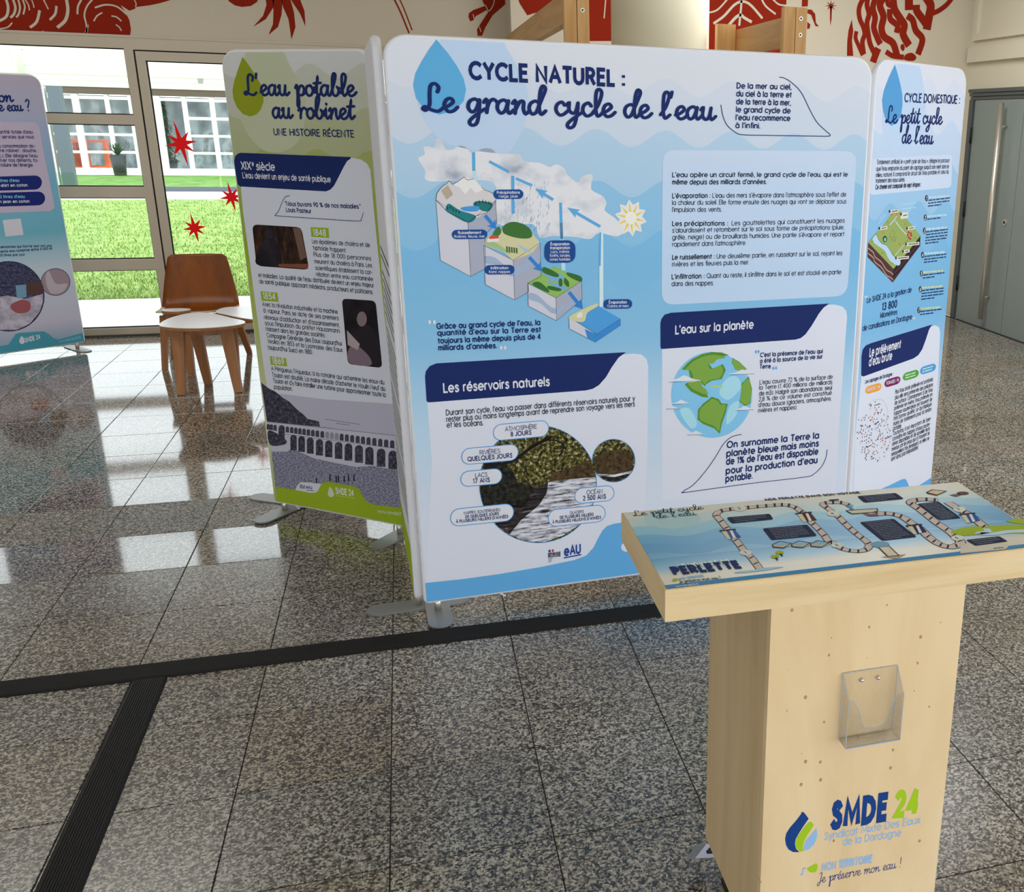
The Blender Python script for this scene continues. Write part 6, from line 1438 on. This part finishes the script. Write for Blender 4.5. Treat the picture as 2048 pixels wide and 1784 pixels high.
S.oval(g, 2.8, ink((110, 148, 176)), K2(670, 668), 19, 6, 26); BF(K2, 2.6, ink((128, 104, 100)), [(580, 668), (762, 668), (756, 692), (650, 700)]); BF(K2, 2.7, ink((202, 194, 170)), [(660, 700), (762, 690), (852, 775), (745, 785)]); BF(K2, 2.4, ink((164, 150, 132)), [(675, 788), (918, 760), (838, 806)]); BLN(K2, [(660, 700), (745, 785), (852, 775), (762, 690)])
BF(K2, 2.2, ink((146, 166, 40)), [(1350, 545), (1500, 500), (1700, 492), (1920, 478), (2160, 490), (2160, 560), (1900, 560), (1620, 575), (1420, 580)], True); BF(K2, 2.2, ink((146, 166, 40)), [(1880, 440), (1990, 420), (2100, 440), (2100, 475), (1960, 462)], True)
S.line(g, 2.6, ink((176, 196, 214)), [K2(*p) for p in [(1690, 520), (1700, 545), (1620, 562), (1760, 566), (1900, 545), (2120, 535)]], 5)
BF(K2, 2.6, ink((200, 180, 150)), [(1115, 172), (1170, 145), (1305, 158), (1215, 196)]); BF(K2, 2.6, ink((110, 76, 60)), [(1115, 172), (1215, 196), (1218, 204), (1122, 182)]); BLN(K2, [(1115, 172), (1170, 145), (1305, 158), (1215, 196), (1115, 172)]); S.oval(g, 2.6, ink((96, 66, 56)), K2(1462, 178), 12, 3.4, 18); BF(K2, 2.6, ink((104, 88, 84)), [(1330, 195), (1420, 180), (1450, 195), (1400, 212)])
BF(K2, 1.8, ink((192, 186, 170)), [(1440, 660), (1895, 640), (1895, 690), (1870, 712), (1440, 752)]); S.scribble(g, 3, ink((70, 70, 80)), K2(1760, 706), K2(1850, 697), 1.2, rs2)
S.finish()

# printed marks on the front
S = Surf(lambda x, y: (lambda P: (P.x - OX, P.z))(on_y(x, y, BY0)), lambda u, v, o: (u, BY0 - OY - o, v), ft)
K = crop(1380, 1200, 3.0554); g = 'logo_lettering'
CB_, CG, CL = ink((18, 62, 130), 1.0), ink((160, 196, 30), 1.0), ink((146, 184, 226), 1.0)
S.text(g, 1, CB_, 'SMDE', K(855, 1388), K(1205, 1328), 44, 17); S.text(g, 1, CG, '24', K(1242, 1318), K(1395, 1292), 42, 17)
S.text(g, 1, CL, 'Syndicat Mixte Des Eaux', K(818, 1466), K(1405, 1362), 14, 8.5); S.text(g, 1, CL, 'de la Dordogne', K(932, 1500), K(1288, 1440), 14, 8.5)
S.fill(g, 1, CB_, [K(*p) for p in [(690, 1292), (708, 1312), (725, 1336), (695, 1378), (668, 1420), (646, 1460), (640, 1490), (648, 1520), (668, 1540), (630, 1540), (602, 1524), (586, 1496), (581, 1460), (588, 1425), (612, 1388), (650, 1345)]])
S.fill(g, 1, CG, [K(*p) for p in [(726, 1356), (742, 1356), (756, 1372), (740, 1402), (715, 1438), (695, 1478), (690, 1510), (692, 1534), (672, 1537), (650, 1516), (643, 1488), (655, 1450), (680, 1412), (708, 1376)]])
S.fill(g, 1, CL, [K(*p) for p in [(772, 1392), (777, 1420), (775, 1452), (758, 1492), (730, 1520), (695, 1533), (696, 1505), (708, 1470), (735, 1438)]])
S.text(g, 1, CL, 'MON TERRITOIRE', K(802, 1655), K(1112, 1600), 13.5, 14); S.text(g, 1, CL, "J'", K(674, 1680), K(704, 1674), 13, 12); S.fill(g, 1, CG, [K(*p) for p in [(715, 1640), (738, 1626), (770, 1610), (780, 1628), (768, 1660), (740, 1664), (724, 1654)]], True)
S.text(g, 1, CB_, 'Je préserve mon eau !', K(775, 1732), K(1288, 1632), 21, 6, 'k')
S.finish()

# ------------------------------------------------------------------ clear leaflet holder screwed to the front
def holder():
    hx0, hx1 = on_y(1681, 1400, BY0).x, on_y(1788, 1400, BY0).x
    hz0, hz1 = on_y(1676, 1472, BY0).z - 0.006, on_y(1735, 1338, BY0).z
    cx = (hx0 + hx1) / 2; hw = (hx1 - hx0) / 2; H_ = hz1 - hz0; D, t = 0.034, 0.0022
    root = empty('leaflet_holder', (cx, BY0, hz0)); tag(root, 'clear acrylic leaflet holder screwed to the lectern front', 'leaflet holder')
    def pl(name, m, f=None):
        o = m.build(name, root, fixn=True); return o
    MB().box(-hw, hw, -0.0035, -0.0035 + t, 0, H_, 'acrylic').build('back_plate', root)
    # sloping side walls
    prof = [(-0.0035, 0.0), (-D, 0.0), (-D, H_ * 0.72), (-0.0035, H_)]
    for s_ in (-1, 1):
        MB().prism(prof, s_ * hw, s_ * (hw - t), 'acrylic', lambda a, b, c: (c, a, b)).build('side_wall', root, fixn=True)
    fz = H_ * 0.72
    fr = [(-hw, 0), (hw, 0), (hw, fz), (hw * 0.80, fz * 0.97), (hw * 0.62, fz * 0.80), (hw * 0.48, fz * 0.52), (hw * 0.36, fz * 0.40), (hw * 0.1, fz * 0.35), (-hw * 0.1, fz * 0.35), (-hw * 0.36, fz * 0.40), (-hw * 0.48, fz * 0.52), (-hw * 0.62, fz * 0.80), (-hw * 0.80, fz * 0.97), (-hw, fz)]
    MB().prism(fr, -D, -D - t, 'acrylic', lambda a, b, c: (a, c, b)).build('front_lip', root, fixn=True)
    MB().box(-hw, hw, -D - t, -0.0035, 0, t * 1.5, 'acrylic').build('base', root)
    ed = MB(); w = 0.0012
    def seg(a, b): ed.beam(a, b, w, w, 'acrylic_edge')
    for i in range(2, len(fr)): 
        a, b = fr[i], fr[(i + 1) % len(fr)]
        if i < len(fr) - 1: seg((a[0], -D - t / 2, a[1]), (b[0], -D - t / 2, b[1]))
    for s_ in (-1, 1):
        seg((s_ * hw, -0.003, H_), (s_ * hw, -D, fz)); seg((s_ * hw, -D - t, 0), (s_ * hw, -D - t, fz)); seg((s_ * hw, -0.0035, 0), (s_ * hw, -0.0035, H_))
    seg((-hw, -0.003, H_), (hw, -0.003, H_)); ed.beam((-hw, -D - t, 0.001), (hw, -D - t, 0.001), 0.0024, 0.0024, 'acrylic_edge')
    ed.build('polished_edge', root)
    for k in (-1, 1):
        MB().cyl((k * hw * 0.30, -0.0035, H_ * 0.86), (k * hw * 0.30, -0.0075, H_ * 0.86), 0.0042, 'chrome', 16, 0.002).build('screw', root, True)
holder()
